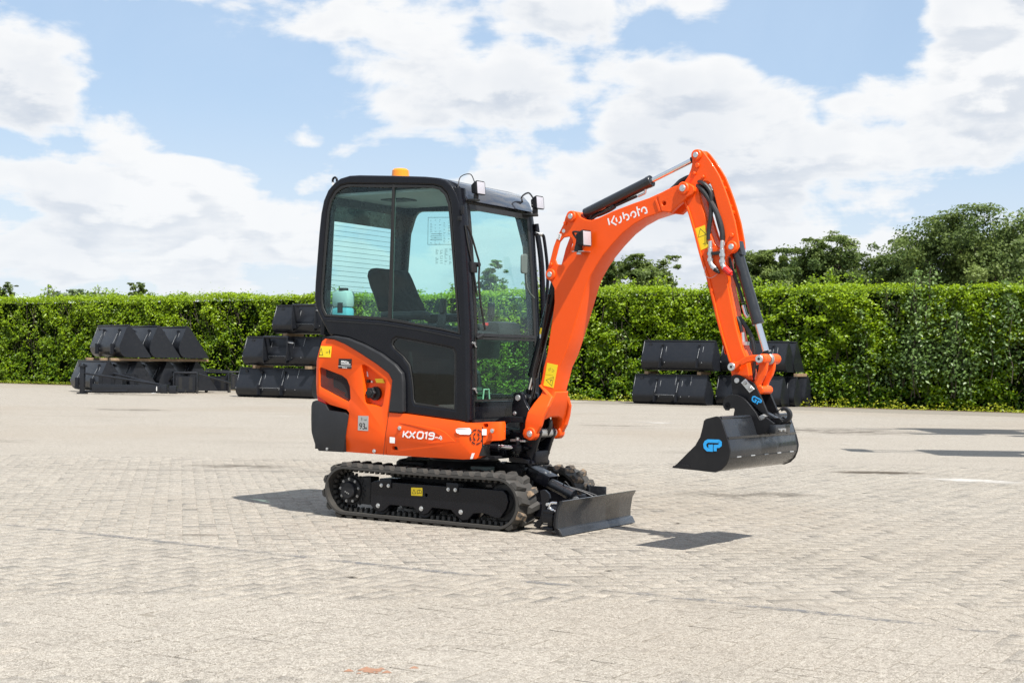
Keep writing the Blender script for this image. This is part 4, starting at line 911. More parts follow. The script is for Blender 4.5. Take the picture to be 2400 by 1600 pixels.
# arm
YA = .046
crest = [(1.093,2.359),(1.098,2.385),(1.127,2.401),(1.151,2.395),(1.172,2.378),(1.208,2.335),(1.245,2.285),(1.281,2.229),(1.311,2.164),(1.342,2.088),(1.366,2.019),(1.390,1.944),(1.404,1.881),(1.415,1.828),(1.419,1.791),(1.407,1.768),(1.387,1.754),(1.361,1.754),(1.342,1.736),(1.333,1.710),(1.339,1.662),(1.354,1.584)]
boxr = [(1.350,1.568),(1.370,1.482),(1.388,1.405),(1.405,1.333),(1.430,1.248),(1.454,1.176),(1.474,1.138),(1.496,1.054)]
boxb = [(1.505,0.997),(1.474,0.979),(1.423,1.007),(1.385,1.018),(1.378,1.046),(1.366,1.103),(1.331,1.201),(1.305,1.275)]
boxl = [(1.338,1.146),(1.307,1.260),(1.269,1.383),(1.239,1.508),(1.210,1.608),(1.181,1.675),(1.152,1.763),(1.113,1.894),(1.078,2.000),(1.058,2.047),(1.036,2.098),(1.004,2.167),(1.023,2.200)]
topl = [(1.042,2.207),(1.068,2.243),(1.086,2.285),(1.094,2.322)]
aslot = [(1.151,2.136),(1.148,2.169),(1.160,2.189),(1.180,2.200),(1.204,2.197),(1.222,2.180),(1.238,2.147),(1.259,2.077),(1.284,1.991),(1.309,1.911),(1.324,1.858),(1.322,1.805),(1.293,1.788),(1.263,1.818),(1.239,1.872),(1.214,1.942),(1.189,2.017),(1.167,2.077)]
arm_o = crest+boxr+boxb+boxl+topl
armN = kplate('arm', arm_o, -YA, -YA+.014, 'orange', holes=[fillet(aslot, .006)], bevel=.004, ang=40)
kplate('arm_far_plate', arm_o, YA-.014, YA, 'orange', armN, holes=[fillet(aslot, .006)], bevel=.004)
core = [(1.090,2.188),(1.121,2.170),(1.145,2.158),(1.161,2.077),(1.183,2.017),(1.208,1.942),(1.233,1.872),(1.257,1.818),(1.293,1.782),(1.332,1.752),(1.333,1.710),(1.339,1.662),(1.354,1.588)]+boxr+boxb+boxl[:-2]
core = [(x, z) for x, z in core]
kplate('arm_box', core, -YA-.010, YA+.010, 'orange', armN, bevel=.006, ang=40)
kplate('arm_flange', [(1.041,2.097),(1.064,2.046),(1.083,1.999),(1.118,1.893),(1.157,1.762),(1.187,1.674),(1.216,1.607),(1.245,1.507),(1.274,1.383),(1.313,1.259),(1.344,1.146)]+[(1.310,1.275),(1.337,1.201),(1.371,1.103),(1.383,1.103),(1.349,1.201),(1.322,1.275)]+[(1.329,1.259),(1.291,1.383),(1.261,1.507),(1.230,1.611),(1.202,1.678),(1.172,1.766),(1.133,1.894),(1.098,1.998),(1.078,2.049),(1.054,2.101)], -.066, -.050, 'orange', armN, bevel=.003)
for k, (q, rr) in enumerate((([(1.127,2.364)][0], .034), ([(1.376,1.793)][0], .036))):
    kpart('pin_boss', MB().cyl((q[0], -.062, q[1]), (q[0], .062, q[1]), rr, n=32, ch=.005), 'orange_cast', armN)
    kpart('pin_head', MB().cyl((q[0], -.069, q[1]), (q[0], -.060, q[1]), .0175, n=20, ch=.002), 'zinc', armN)
for q, rr in (([(1.134,2.300)][0], .015), ([(1.114,2.253)][0], .010), ([(1.173,2.228)][0], .011), ([(1.373,1.863)][0], .014)):
    kpart('stud', MB().cyl((q[0], -.060, q[1]), (q[0], -.044, q[1]), rr, n=16, ch=.003), 'orange_cast', armN)
for q in ([(1.278,2.198),(1.299,2.159)], [(1.339,2.046),(1.357,2.008)]):
    kpart('crest_tie', MB().cyl((q[0][0]-.02, -.03, q[0][1]), (q[0][0]-.02, .04, q[0][1]), .014, n=10).cyl((q[1][0]-.02, -.03, q[1][1]), (q[1][0]-.02, .04, q[1][1]), .014, n=10), 'orange', armN)
ws2 = sticker('warning_sticker', [(1.122,1.912),(1.193,1.932),(1.224,1.798),(1.165,1.778)], 'yellow', armN, .0012, -.056)
a_ = [(1.162,1.910),(1.204,1.874),(1.148,1.857),(1.181,1.816),(1.199,1.821),(1.210,1.842),(1.209,1.827),(1.214,1.814)]
decal('sticker_print', stroke_me([[a_[0], a_[1], a_[2], a_[0]], [a_[3], a_[4]]], .0032, .0003), 0, -.0574, 0, 0, M['ink'], ws2)
decal('sticker_print', stroke_me([[a_[5], a_[6], a_[7]]], .0075, .0003), 0, -.0574, 0, 0, M['ink'], ws2)
# cylinders
def cyl_between(name, p, q, t0, t1, r, rr, mat='bucket', collar=True, eye=.030, w=.05):
    p = Vector((p[0], 0, p[1])); q = Vector((q[0], 0, q[1])); d = q-p
    c = kpart(name, MB().cyl(p+d*t0, p+d*t1, r, n=36, ch=.004).cyl(p+d*(t1-.035), p+d*t1, r*1.06, n=36, ch=.003).cyl((p.x, -w/2, p.z), (p.x, w/2, p.z), eye, n=24), mat)
    kpart('cylinder_rod', MB().cyl(p+d*(t1-.05), p+d*.965, rr, n=24), 'chrome', c)
    kpart('rod_end', MB().cyl(p+d*.93, p+d*.985, rr*1.35, n=24, ch=.003).cyl((q.x, -w/2, q.z), (q.x, w/2, q.z), eye*.85, n=24), 'black', c)
    return c
lgA = [(0.233,2.028)][0]; tpA = [(1.127,2.364)][0]
ac = cyl_between('arm_cylinder', lgA, tpA, .06, .615, .036, .0165)
lgB = [(0.077,1.656)][0]
bcy = cyl_between('boom_cylinder', lgB, pb1, .05, .83, .034, .015, 'black')
lkB = [(1.598,1.121)][0]; lgC = [(1.376,1.793)][0]
bk = cyl_between('bucket_cylinder', lgC, lkB, .04, .69, .034, .020)
kplate('cylinder_end_plate', [(1.356,1.806),(1.391,1.752),(1.432,1.745),(1.411,1.830)], -.03, .03, 'bucket', bk, bevel=.004)
# links
pL = [(1.417,1.072)][0]
ul = [(1.429,1.100),(1.458,1.106),(1.483,1.124),(1.508,1.137),(1.550,1.144),(1.607,1.146),(1.626,1.140),(1.632,1.121),(1.625,1.102),(1.600,1.096),(1.579,1.105),(1.551,1.107),(1.508,1.097),(1.466,1.082),(1.451,1.066),(1.430,1.048),(1.408,1.051),(1.397,1.071),(1.401,1.089)]
u1 = kplate('arm_link', ul, -.112, -.080, 'orange_cast', rnd=.006, bevel=.006)
kplate('far_link', ul, .080, .112, 'orange_cast', u1, rnd=.006, bevel=.006)
kplate('link_groove', [(1.476,1.088),(1.512,1.107),(1.554,1.116),(1.570,1.116),(1.570,1.112),(1.554,1.111),(1.514,1.101),(1.478,1.082)], -.1145, -.110, 'orange', u1, bevel=.001)
for q, sc in ((pL, .024), (lkB, .024)):
    kpart('link_washer', MB().cyl((q[0], -.126, q[1]), (q[0], -.112, q[1]), sc, n=28, ch=.002), 'zinc', u1)
    kpart('link_socket', MB().cyl((q[0], -.1275, q[1]), (q[0], -.1255, q[1]), .008, n=12), 'ink', u1)
kpart('link_tube', MB().cyl((lkB[0], -.08, lkB[1]), (lkB[0], -.022, lkB[1]), .031, n=28, ch=.004).cyl((lkB[0], .022, lkB[1]), (lkB[0], .115, lkB[1]), .031, n=28, ch=.006), 'orange_cast', u1)
kpart('pivot_boss', MB().cyl((pL[0], -.09, pL[1]), (pL[0], .09, pL[1]), .030, n=28, ch=.004), 'orange_cast', u1)
kpart('hose_clamp', MB().cyl((lkB[0], -.016, lkB[1]), (lkB[0], .016, lkB[1]), .035, n=24, ch=.003).box(lkB[0]-.01, lkB[0]+.012, -.014, .014, lkB[1]+.03, lkB[1]+.055, ch=.003), 'steel', u1)
bl_ = [(1.569,1.105),(1.621,1.102),(1.617,1.058),(1.605,1.023),(1.585,0.990),(1.574,0.967),(1.590,0.952),(1.589,0.931),(1.575,0.919),(1.562,0.925),(1.551,0.948),(1.533,0.980),(1.551,1.019),(1.564,1.061)]
b2 = kplate('bucket_link', bl_, -.062, -.036, 'orange_cast', rnd=.006, bevel=.006)
kplate('far_link', bl_, .036, .062, 'orange_cast', b2, rnd=.006, bevel=.006)
lq = [(1.575,0.937)][0]
kpart('link_foot', MB().cyl((lq[0], -.066, lq[1]), (lq[0], .066, lq[1]), .026, n=24, ch=.004), 'orange_cast', b2)
# quick coupler
cp_ = [(1.394,0.990),(1.397,1.016),(1.413,1.025),(1.437,1.026),(1.458,1.020),(1.487,1.005),(1.541,0.979),(1.552,0.966),(1.585,0.907),(1.650,0.774),(1.623,0.787),(1.561,0.832),(1.500,0.880),(1.456,0.897),(1.406,0.908),(1.400,0.951)]
cpl = kplate('quick_coupler', cp_, -.080, -.062, 'bucket_side', rnd=.004, bevel=.002)
kplate('coupler_plate', cp_, .062, .080, 'bucket_side', cpl, rnd=.004, bevel=.002)
kplate('coupler_floor', [(1.400,0.895),(1.458,0.878),(1.527,0.836),(1.592,0.793),(1.652,0.759),(1.659,0.744),(1.599,0.745),(1.510,0.797),(1.437,0.860),(1.393,0.878)], -.068, .068, 'black', cpl, bevel=.003)
cq = [(1.435,0.991),(1.398,0.844)]
kpart('arm_pin', MB().cyl((cq[0][0], -.088, cq[0][1]), (cq[0][0], .088, cq[0][1]), .0165, n=24, ch=.002), 'zinc', cpl)
kpart('front_pin', MB().cyl((cq[1][0], -.125, cq[1][1]), (cq[1][0], .125, cq[1][1]), .021, n=24, ch=.003), 'matte', cpl)
zp = kplate('lock_plate', [(1.494,1.003),(1.554,0.942),(1.523,0.918),(1.465,0.978)], -.090, -.080, 'zinc', cpl, bevel=.002)
for q in [(1.492,0.977),(1.526,0.946)]: kpart('lock_bolt', MB().cyl((q[0], -.098, q[1]), (q[0], -.088, q[1]), .011, n=16, ch=.002), 'steel', zp)
def gp(name, pts1, pts2, w, y, parent): decal(name, stroke_me([pts1, pts2], w, .0008), 0, y, 0, 0, M['blue'], parent)
gp('logo', [(1.591,0.880),(1.552,0.898),(1.543,0.897),(1.538,0.890),(1.537,0.878),(1.543,0.870),(1.556,0.865),(1.562,0.876),(1.553,0.881)], [(1.591,0.880),(1.596,0.873),(1.593,0.867),(1.586,0.866),(1.576,0.871),(1.567,0.855)], .0085, -.0808, cpl)
kplate('coupler_rib', [(1.489,0.882),(1.503,0.884),(1.607,0.817),(1.679,0.781),(1.685,0.775),(1.650,0.767),(1.572,0.816)], -.075, -.03, 'bucket', cpl, bevel=.002)
hk = [(1.708,0.793)][0]
hko = arc(hk[0], hk[1], .046, .046, -150, 120, 20)+list(reversed(arc(hk[0]-.004, hk[1], .026, .026, -140, 125, 20)))
kplate('lifting_hook', hko, -.014, .014, 'matte', cpl, bevel=.004)
kplate('hook_root', [(1.652,0.801),(1.708,0.752),(1.687,0.738),(1.617,0.761),(1.609,0.787)], -.016, .016, 'matte', cpl, bevel=.003)
kpart('hook_latch', MB().cyl((hk[0]-.055, 0, hk[1]+.015), (hk[0]-.012, 0, hk[1]+.044), .004, n=8), 'ink', cpl)
# bucket
ear = [(1.364,0.846),(1.373,0.879),(1.398,0.902),(1.422,0.909),(1.456,0.906),(1.492,0.893),(1.521,0.871),(1.550,0.842),(1.582,0.805),(1.598,0.778),(1.611,0.761),(1.632,0.768),(1.646,0.780),(1.700,0.746),(1.681,0.720),(1.671,0.677)]+[(1.661,0.691),(1.566,0.663),(1.486,0.641),(1.436,0.707),(1.435,0.780),(1.443,0.820)]+[(1.436,0.827),(1.407,0.822),(1.400,0.812),(1.383,0.812),(1.369,0.827)]
BW, BF = .505, .385
shell_t = [(1.557,0.781),(1.577,0.732),(1.599,0.666),(1.610,0.628),(1.617,0.597),(1.612,0.559),(1.595,0.521),(1.566,0.493),(1.529,0.476),(1.496,0.476),(1.385,0.480),(1.244,0.484)]
inn = shrink(shell_t, .0)
def offs(pl, d):
    out = []
    for i in range(len(pl)):
        a = Vector(pl[max(i-1, 0)]); b = Vector(pl[min(i+1, len(pl)-1)]); t_ = (b-a).normalized(); out.append((pl[i][0]+t_.y*d*-1*-1, pl[i][1]-t_.x*d*-1*-1))
    return out
ishell = offs(shell_t, .010)
# keep the offset on the hollow side
cxm = sum(p[0] for p in shell_t)/len(shell_t)
if ishell[4][0] > shell_t[4][0]: ishell = offs(shell_t, -.010)
low = shell_t[2:]; ilow = ishell[2:]
bkt = kplate('bucket', low+list(reversed(ilow)), -BW, BF, 'bucket', bevel=.001, ang=50)
up_ = shell_t[:3]; iup = ishell[:3]
for (ya, yb2) in ((-BW, -.13), (.13, BF)):
    me = plate_me(up_+list(reversed(iup)), ya, yb2, bevel=.001)
    zc = up_[0][1]; 
    for v in me.vertices:
        pass
    link('upper_panel', me, M['bucket'], bkt)
kplate('top_cap', [(up_[2][0]+.004, up_[2][1]-.004), (up_[2][0]+.006, up_[2][1]+.010), (ishell[2][0]-.10, up_[2][1]+.03), (ishell[2][0]-.10, up_[2][1]-.0)], -BW, BF, 'bucket', bkt, bevel=.002)
kpart('lip_tube', MB().cyl((up_[0][0]-.006, -BW, up_[0][1]), (up_[0][0]-.006, -.15, up_[0][1]), .011, n=12).cyl((up_[0][0]-.006, .15, up_[0][1]), (up_[0][0]-.006, BF, up_[0][1]), .011, n=12), 'bucket', bkt)
sidep = [(1.244,0.483),(1.279,0.509),(1.340,0.567),(1.396,0.619),(1.427,0.669),(1.441,0.719),(1.450,0.762),(1.463,0.774),(1.528,0.791),(1.548,0.788),(1.559,0.776),(1.598,0.672),(1.610,0.637),(1.619,0.597),(1.613,0.558),(1.596,0.518),(1.565,0.488),(1.526,0.472),(1.496,0.473),(1.385,0.478)]
for (ya, yb2) in ((-BW-.012, -BW+.002), (BF-.002, BF+.012)): kplate('side_plate', sidep, ya, yb2, 'bucket_side', bkt, bevel=.001)
kplate('side_cutter', [(1.255,0.485),(1.287,0.505),(1.347,0.506),(1.362,0.500),(1.364,0.484),(1.275,0.484)], -BW-.018, -BW-.012, 'bucket_side', bkt, bevel=.001)
kplate('bucket_ear', ear, -.125, -.107, 'bucket_side', bkt, bevel=.002)
kplate('bucket_ear', ear, .107, .125, 'bucket_side', bkt, bevel=.002)
gp('logo', [(1.553,0.650),(1.480,0.649),(1.465,0.641),(1.459,0.628),(1.462,0.611),(1.477,0.599),(1.502,0.599),(1.502,0.620),(1.483,0.619)], [(1.550,0.650),(1.558,0.643),(1.558,0.629),(1.549,0.622),(1.526,0.620),(1.526,0.593)], .019, -BW-.0135, bkt)
q = [(1.686,0.719),(1.706,0.736),(1.693,0.694)]
wbk = kpart('wear_block', MB().box(q[0][0]-.01, q[0][0]+.03, -.135, .06, q[2][1]-.005, q[0][1]+.018, ch=.003), 'bucket', bkt)
for yy in (-.08, -.03): kpart('block_bolt', MB().cyl((q[0][0]+.028, yy, q[0][1]-.012), (q[0][0]+.042, yy, q[0][1]-.012), .010, n=6), 'zinc', wbk)
kplate('zinc_gusset', [(1.584,0.779),(1.619,0.796),(1.639,0.785),(1.613,0.757)], -.11, -.03, 'steel', bkt, bevel=.002)
# weld ticks along the bucket back
wz_ = offs(shell_t, -.0015)[5]
mb = MB()
for k in range(5): y = -.42+k*.175; mb.cyl((shell_t[5][0]+.001, y, shell_t[5][1]), (shell_t[5][0]+.001, y+.05, shell_t[5][1]), .004, n=6)
kpart('weld_seam', mb, 'weld', bkt)
kpart('seam_line', MB().cyl((shell_t[5][0], -BW, shell_t[5][1]), (shell_t[5][0], BF, shell_t[5][1]), .0022, n=6).cyl((shell_t[2][0]+.002, -BW, shell_t[2][1]), (shell_t[2][0]+.002, BF, shell_t[2][1]), .0025, n=6), 'ink', bkt)
# hoses and couplings on the arm
h1 = [(1.056,2.235),(1.099,2.216),(1.166,2.191),(1.202,2.167),(1.230,2.123),(1.230,2.059),(1.229,1.979),(1.218,1.911),(1.217,1.842)]
h2 = [(1.031,2.207),(1.092,2.198),(1.159,2.157),(1.208,2.101),(1.244,2.046),(1.275,1.991),(1.299,1.927),(1.309,1.879),(1.312,1.837)]
h3 = [(1.149,2.194),(1.180,2.149),(1.228,2.082),(1.253,1.996),(1.278,1.915),(1.297,1.861),(1.309,1.835)]
hm = MB()
for hh, yy, rr in ((h1, -.052, .014), (h2, -.050, .017), (h3, -.01, .017), ([(x+.02, z+.01) for x, z in h2], .01, .015)): hm.tube([(x, yy*(.2 if i < 2 else 1), z) for i, (x, z) in enumerate(hh)], rr, n=10)
hosA = kpart('arm_hoses', hm, 'hose')
v1 = [(1.239,1.833),(1.241,1.790),(1.240,1.748),(1.240,1.711),(1.251,1.682),(1.281,1.657)]; v2 = [(1.321,1.832),(1.320,1.782),(1.323,1.735),(1.321,1.698),(1.328,1.674),(1.366,1.642)]
for vv, colr in ((v1, 'ink'), (v2, 'red')):
    mbz = MB()
    for i in range(len(vv)-1): mbz.cyl((vv[i][0], -.072, vv[i][1]), (vv[i+1][0], -.072, vv[i+1][1]), (.0125, .016, .0145, .0155, .017)[i], n=16, ch=.003)
    for f in (.35, .8): p = Vector((vv[1][0], -.072, vv[1][1])).lerp(Vector((vv[3][0], -.072, vv[3][1])), f); mbz.cyl(p, p+Vector((0, 0, -.018)), .0195, n=6)
    vb = kpart('hydraulic_coupling', mbz, 'zinc')
    e = Vector((vv[5][0], -.075, vv[5][1])); dd = (e-Vector((vv[4][0], -.072, vv[4][1]))).normalized()
    kpart('dust_cap', MB().cyl(e-dd*(.035 if colr == 'red' else .008), e+dd*.022, .022 if colr == 'red' else .017, .019 if colr == 'red' else .012, n=20, ch=.003).cyl(e+dd*.02, e+dd*.034, .008, n=8), colr, vb)
    if colr == 'ink': kpart('cap_lanyard', MB().tube([(e.x-.07, -.08, e.z+.02), (e.x-.07, -.085, e.z-.03), (e.x-.03, -.085, e.z-.05), (e.x+.01, -.08, e.z-.03)], .0015, n=5), 'steel', vb)
cl = [(1.223,1.759),(1.329,1.758)]
kpart('coupling_clamp', MB().box(cl[0][0], cl[1][0], -.085, -.05, cl[1][1]-.012, cl[1][1]+.008, ch=.003), 'ink')
h4 = [(1.329,1.729),(1.347,1.681),(1.371,1.622),(1.383,1.586)]; h5 = [(1.349,1.664),(1.378,1.595),(1.403,1.531),(1.427,1.458)]; h6 = [(1.395,1.373),(1.415,1.334),(1.427,1.283)]; h7 = [(1.403,1.372),(1.443,1.321),(1.477,1.270),(1.499,1.219),(1.507,1.147)]+[(1.506,1.093),(1.503,1.044),(1.495,0.992)]
hb = kpart('bucket_cylinder_hoses', MB().tube([(x, .0, z) for x, z in h4[:1]+h5], .0115, n=10).tube([(x, -.015, z) for x, z in h6], .011, n=10).tube([(x, .0, z) for x, z in h7], .0125, n=10), 'hose')
q = [(1.428,1.443),(1.445,1.389),(1.459,1.372),(1.435,1.279),(1.440,1.223),(1.464,1.211)]
kpart('hose_fitting', MB().cyl((q[0][0], 0, q[0][1]), (q[1][0], 0, q[1][1]), .012, n=14).cyl((q[1][0], 0, q[1][1]), (q[2][0], 0, q[2][1]), .012, n=10), 'zinc', hb)
kpart('hose_fitting', MB().cyl((q[3][0], -.015, q[3][1]), (q[4][0], -.015, q[4][1]), .012, n=14).box(q[4][0]-.01, q[5][0]+.01, -.03, .0, q[4][1]-.02, q[4][1]+.0), 'zinc', hb)
# hoses under the arm cylinder and along the boom cylinder
ha = [(0.327,2.014),(0.358,2.061),(0.409,2.080),(0.482,2.091),(0.507,2.079),(0.451,2.056),(0.389,2.037),(0.338,2.009)]; hc = [(0.512,2.088),(0.674,2.142)]
hv = kpart('arm_cylinder_hoses', MB().tube([(x, -.01, z) for x, z in ha], .010, n=8).cyl((hc[0][0], 0, hc[0][1]), (hc[1][0], 0, hc[1][1]), .009, n=10).tube([(x, .0, z) for x, z in [(0.306,2.010),(0.337,2.035),(0.389,2.037),(0.472,2.064),(0.512,2.084)]], .012, n=8), 'hose')
q = [(0.394,2.066),(0.451,2.087),(0.684,2.141),(0.733,2.158),(0.738,2.169)]
kpart('hose_fitting', MB().cyl((q[0][0], -.012, q[0][1]), (q[1][0], -.012, q[1][1]), .012, n=12).cyl((q[2][0], 0, q[2][1]), (q[3][0], 0, q[3][1]), .008, n=10).cyl((q[3][0], 0, q[3][1]), (q[4][0], 0, q[4][1]+.02), .009, n=10), 'zinc', hv)
kpart('elbow_hoses', MB().tube([(x, .02, z) for x, z in [(0.891,2.153),(0.944,2.193),(0.987,2.224),(1.063,2.243),(1.131,2.190)]], .016, n=10), 'hose')
q = [(-0.083,1.050),(-0.084,0.985),(-0.081,0.920),(-0.088,0.868),(-0.106,0.824),(-0.097,0.660)]
kpart('boom_hoses', MB().tube([(x, -.03, z) for x, z in [(0.026,1.466),(-0.025,1.268),(-0.045,1.135)]+[(-0.082,1.007),(-0.081,0.920),(-0.090,0.868),(-0.121,0.806),(-0.152,0.745),(-0.188,0.656)]], .013, n=8).tube([(x, -.05, z) for x, z in [(0.036,1.529),(0.006,1.349),(-0.024,1.196)]+[(-0.074,1.024),(-0.073,0.942)]], .008, n=8)
      .tube([(x, .0, z) for x, z in [(0.033,0.703),(0.034,0.665),(0.009,0.612),(-0.043,0.575),(-0.096,0.551)]], .014, n=8), 'hose')
q = [(-0.011,1.308),(-0.019,1.268),(-0.020,1.241)]
kpart('hose_marker', MB().cyl((q[0][0], -.05, q[0][1]), (q[1][0], -.05, q[1][1]), .010, n=10), 'yellow')
kpart('hose_fitting', MB().cyl((q[1][0], -.05, q[1][1]), (q[2][0], -.05, q[2][1]), .010, n=10), 'zinc')

# ------------------------------------------------------------------ the paved yard
def ground_mat(name, far=False):
    mt, t, b = new_mat(name)
    g = t.node('ShaderNodeNewGeometry').outputs['Position']
    at = t.node('ShaderNodeAttribute'); at.attribute_name = 'tone'
    oi = t.node('ShaderNodeObjectInfo')
    base = (.264, .236, .197); 
    sp_ = t.node('ShaderNodeTexVoronoi'); sp_.inputs['Scale'].default_value = 95; t.l.new(g, sp_.inputs['Vector'])
    grit = t.mapr(sp_.outputs['Distance'], .0, .55)
    fine_ = t.noise(g, 160, 2, .6); mid = t.noise(g, 30, 4, .6); big = t.noise(g, 1.1, 6, .62, .4); huge = t.noise(g, .13, 3, .5)
    c = t.mix(t.mapr(sp_.outputs['Color'], .15, .9, smooth=False), (.15, .132, .110), (.40, .37, .325))
    c = t.mix(.30, c, base)
    c = t.mix(t.math('MULTIPLY', t.mapr(fine_, .54, .64), .70), c, (.50, .47, .42))
    c = t.mix(t.math('MULTIPLY', t.mapr(fine_, .46, .34), .85), c, (.08, .07, .06))
    c = t.mix(t.math('MULTIPLY', t.mapr(mid, .52, .68), .45), c, (.15, .13, .11))
    c = t.mix(t.math('MULTIPLY', t.mapr(mid, .46, .34), .35), c, (.40, .37, .32))
    c = t.mix(t.math('MULTIPLY', t.mapr(big, .52, .75), .26), c, (.165, .150, .130))
    c = t.mix(t.math('MULTIPLY', t.mapr(big, .46, .30), .30), c, (.30, .275, .24))
    c = t.mix(t.mapr(huge, .45, .65, 0, .35), c, (.23, .19, .145))
    # streaky tyre wear running along the yard
    mp = t.node('ShaderNodeMapping'); mp.inputs['Rotation'].default_value = (0, 0, .55); mp.inputs['Scale'].default_value = (.12, 1.3, 1); t.l.new(g, mp.inputs[0])
    st_ = t.noise(mp.outputs[0], 1.3, 6, .65)
    c = t.mix(t.math('MULTIPLY', t.mapr(st_, .55, .72), .34), c, (.135, .12, .105))
    c = t.mix(t.math('MULTIPLY', t.mapr(st_, .42, .30), .25), c, (.32, .295, .26))
    mp2 = t.node('ShaderNodeMapping'); mp2.inputs['Rotation'].default_value = (0, 0, .54); mp2.inputs['Scale'].default_value = (.35, 1.0, 1); t.l.new(g, mp2.inputs[0])
    st2 = t.noise(mp2.outputs[0], .55, 8, .72, .8)
    c = t.mix(t.math('MULTIPLY', t.mapr(st2, .60, .70), .42), c, (.12, .105, .085))
    c = t.mix(t.math('MULTIPLY', t.mapr(st2, .36, .28), .45), c, (.36, .34, .31))
    tone = t.math('ADD', at.outputs['Fac'], 0.0)
    hsv = t.node('ShaderNodeHueSaturation'); t.l.new(c, hsv.inputs['Color'])
    t.put(hsv.inputs['Value'], t.math('MULTIPLY_ADD', tone, .09, .985) if not far else 1.03)
    t.l.new(hsv.outputs[0], b.inputs['Base Color']); b.inputs['Roughness'].default_value = .88; b.inputs['Specular IOR Level'].default_value = .25
    bp = t.node('ShaderNodeBump'); bp.inputs['Strength'].default_value = .55; bp.inputs['Distance'].default_value = .004
    t.put(bp.inputs['Height'], t.math('ADD', t.math('MULTIPLY', fine_, .6), t.math('MULTIPLY', grit, .5))); t.l.new(bp.outputs[0], b.inputs['Normal'])
    return mt
M['paver'] = ground_mat('exposed_aggregate_paver'); M['ground'] = ground_mat('worn_aggregate_ground', True)
M['joint'] = paint('sandy_joint', (.215, .194, .163), .95, dirt=.3, spec=.1, bump=.5)
gm = MB(); gm.add([(-400, -30, -.012), (400, -30, -.012), (400, 700, -.012), (-400, 700, -.012)], [(0, 1, 2, 3)])
gnd = gm.build('ground', M['joint'], smooth=False); tag(gnd, kind='structure')
mb = MB(); mb.add([(-9, 3.2, -.0016), (9, 3.2, -.0016), (9, 15.6, -.0016), (-9, 15.6, -.0016)], [(0, 1, 2, 3)]); jb = mb
# far paving: too far to tell the stones apart
pv0 = MB(); ZL = 15.5
pv0.add([(-90, ZL-.5, -.001), (90, ZL-.5, -.001), (90, 160, -.001), (-90, 160, -.001)], [(0, 1, 2, 3)])
pav = pv0.build('pavement', M['ground'], smooth=False); tag(pav, kind='structure'); jb.build('sand_bed', M['joint'], pav, smooth=False)
Wp, gap = .105, .0019
Rm = Matrix.Rotation(MYAW, 3, 'Z'); O = Vector((-.3178, 9.9397, 0))
def toW(x, y): v = Rm @ Vector((x, y, 0)); return v.x+O.x, v.y+O.y
stones = []
def herring(ang, test):
    c, s = math.cos(ang), math.sin(ang); N = 190
    for i in range(-N, N):
        for j in range(-N, N):
            t_ = (i-j) % 4
            if t_ == 0: cx, cy, hx_, hy_ = i+1, j+.5, 1, .5
            elif t_ == 3: cx, cy, hx_, hy_ = i+.5, j+1, .5, 1
            else: continue
            cx *= Wp; cy *= Wp
            mx_, my_ = cx*c-cy*s+1.0, cx*s+cy*c-1.0
            if not test(my_): continue
            wx, wy = toW(mx_, my_)
            if wy < 3.6 or wy > ZL+.05 or abs(wx) > .44*wy+1.4: continue
            stones.append((wx, wy, ang+MYAW+(0 if t_ == 0 else math.pi/2)))
herring(0, lambda y: y < -2.17); herring(math.pi/4, lambda y: y > -2.12 and y < 30)
stones.sort(key=lambda s: (0 if abs(s[0]) < .352*s[1] and s[1] > 4.86 else 1, s[1]))
L2, W2, ch = Wp-gap/2, Wp/2-gap/2, .0015
TOPV = np.array([(-L2+ch, -W2+ch, 0), (L2-ch, -W2+ch, 0), (L2-ch, W2-ch, 0), (-L2+ch, W2-ch, 0), (-L2, -W2, -.0015), (L2, -W2, -.0015), (L2, W2, -.0015), (-L2, W2, -.0015), (-L2, -W2, -.013), (L2, -W2, -.013), (L2, W2, -.013), (-L2, W2, -.013)])
QF = [(0, 1, 2, 3)]+[(k, k+4, (k+1) % 4+4, (k+1) % 4) for k in range(4)]+[(k+4, k+8, (k+1) % 4+8, (k+1) % 4+4) for k in range(4)]
QF = [tuple(reversed(f)) if i else f for i, f in enumerate(QF)]
QF = [QF[0]]+[(a, d, c, b) for (a, b, c, d) in QF[1:]]
def recolor(me, vals, per):
    at = me.attributes.new('tone', 'FLOAT', 'FACE'); at.data.foreach_set('value', np.repeat(vals, per).astype(np.float32))
pm = []
for k in range(8):
    tw = rng.normal(0, .0006, 4); V = TOPV.copy(); V[:4, 2] += tw; V[:8, :2] += rng.normal(0, .0008, (8, 2))
    me = bpy.data.meshes.new('paver'); me.from_pydata([tuple(v) for v in V], [], QF); me.update(); recolor(me, np.array([rng.random()]), len(QF)); me.materials.append(M['paver']); pm.append(me)
for (x, y, a) in stones[:300]:
    o = bpy.data.objects.new('paver', pm[rng.integers(8)]); col.objects.link(o); o.parent = pav
    o.location = (x, y, rng.normal(0, .0004)); o.rotation_euler = (rng.normal(0, .003), rng.normal(0, .003), a+rng.normal(0, .006)); o.scale = (.984, .972, 1)
rest = np.array(stones[300:]); n = len(rest)
V = np.repeat(TOPV[None], n, 0).copy(); V[:, :4, 2] += rng.normal(0, .0004, (n, 4)); V[:, :, 2] += rng.normal(0, .00035, (n, 1)); V[:, :8, :2] += rng.normal(0, .0006, (n, 8, 2))
aa = rest[:, 2]+rng.normal(0, .006, n); ca, sa = np.cos(aa)[:, None], np.sin(aa)[:, None]
VX = V[:, :, 0]*ca-V[:, :, 1]*sa+rest[:, 0:1]; VY = V[:, :, 0]*sa+V[:, :, 1]*ca+rest[:, 1:2]
VV = np.stack([VX, VY, V[:, :, 2]], -1).reshape(-1, 3)
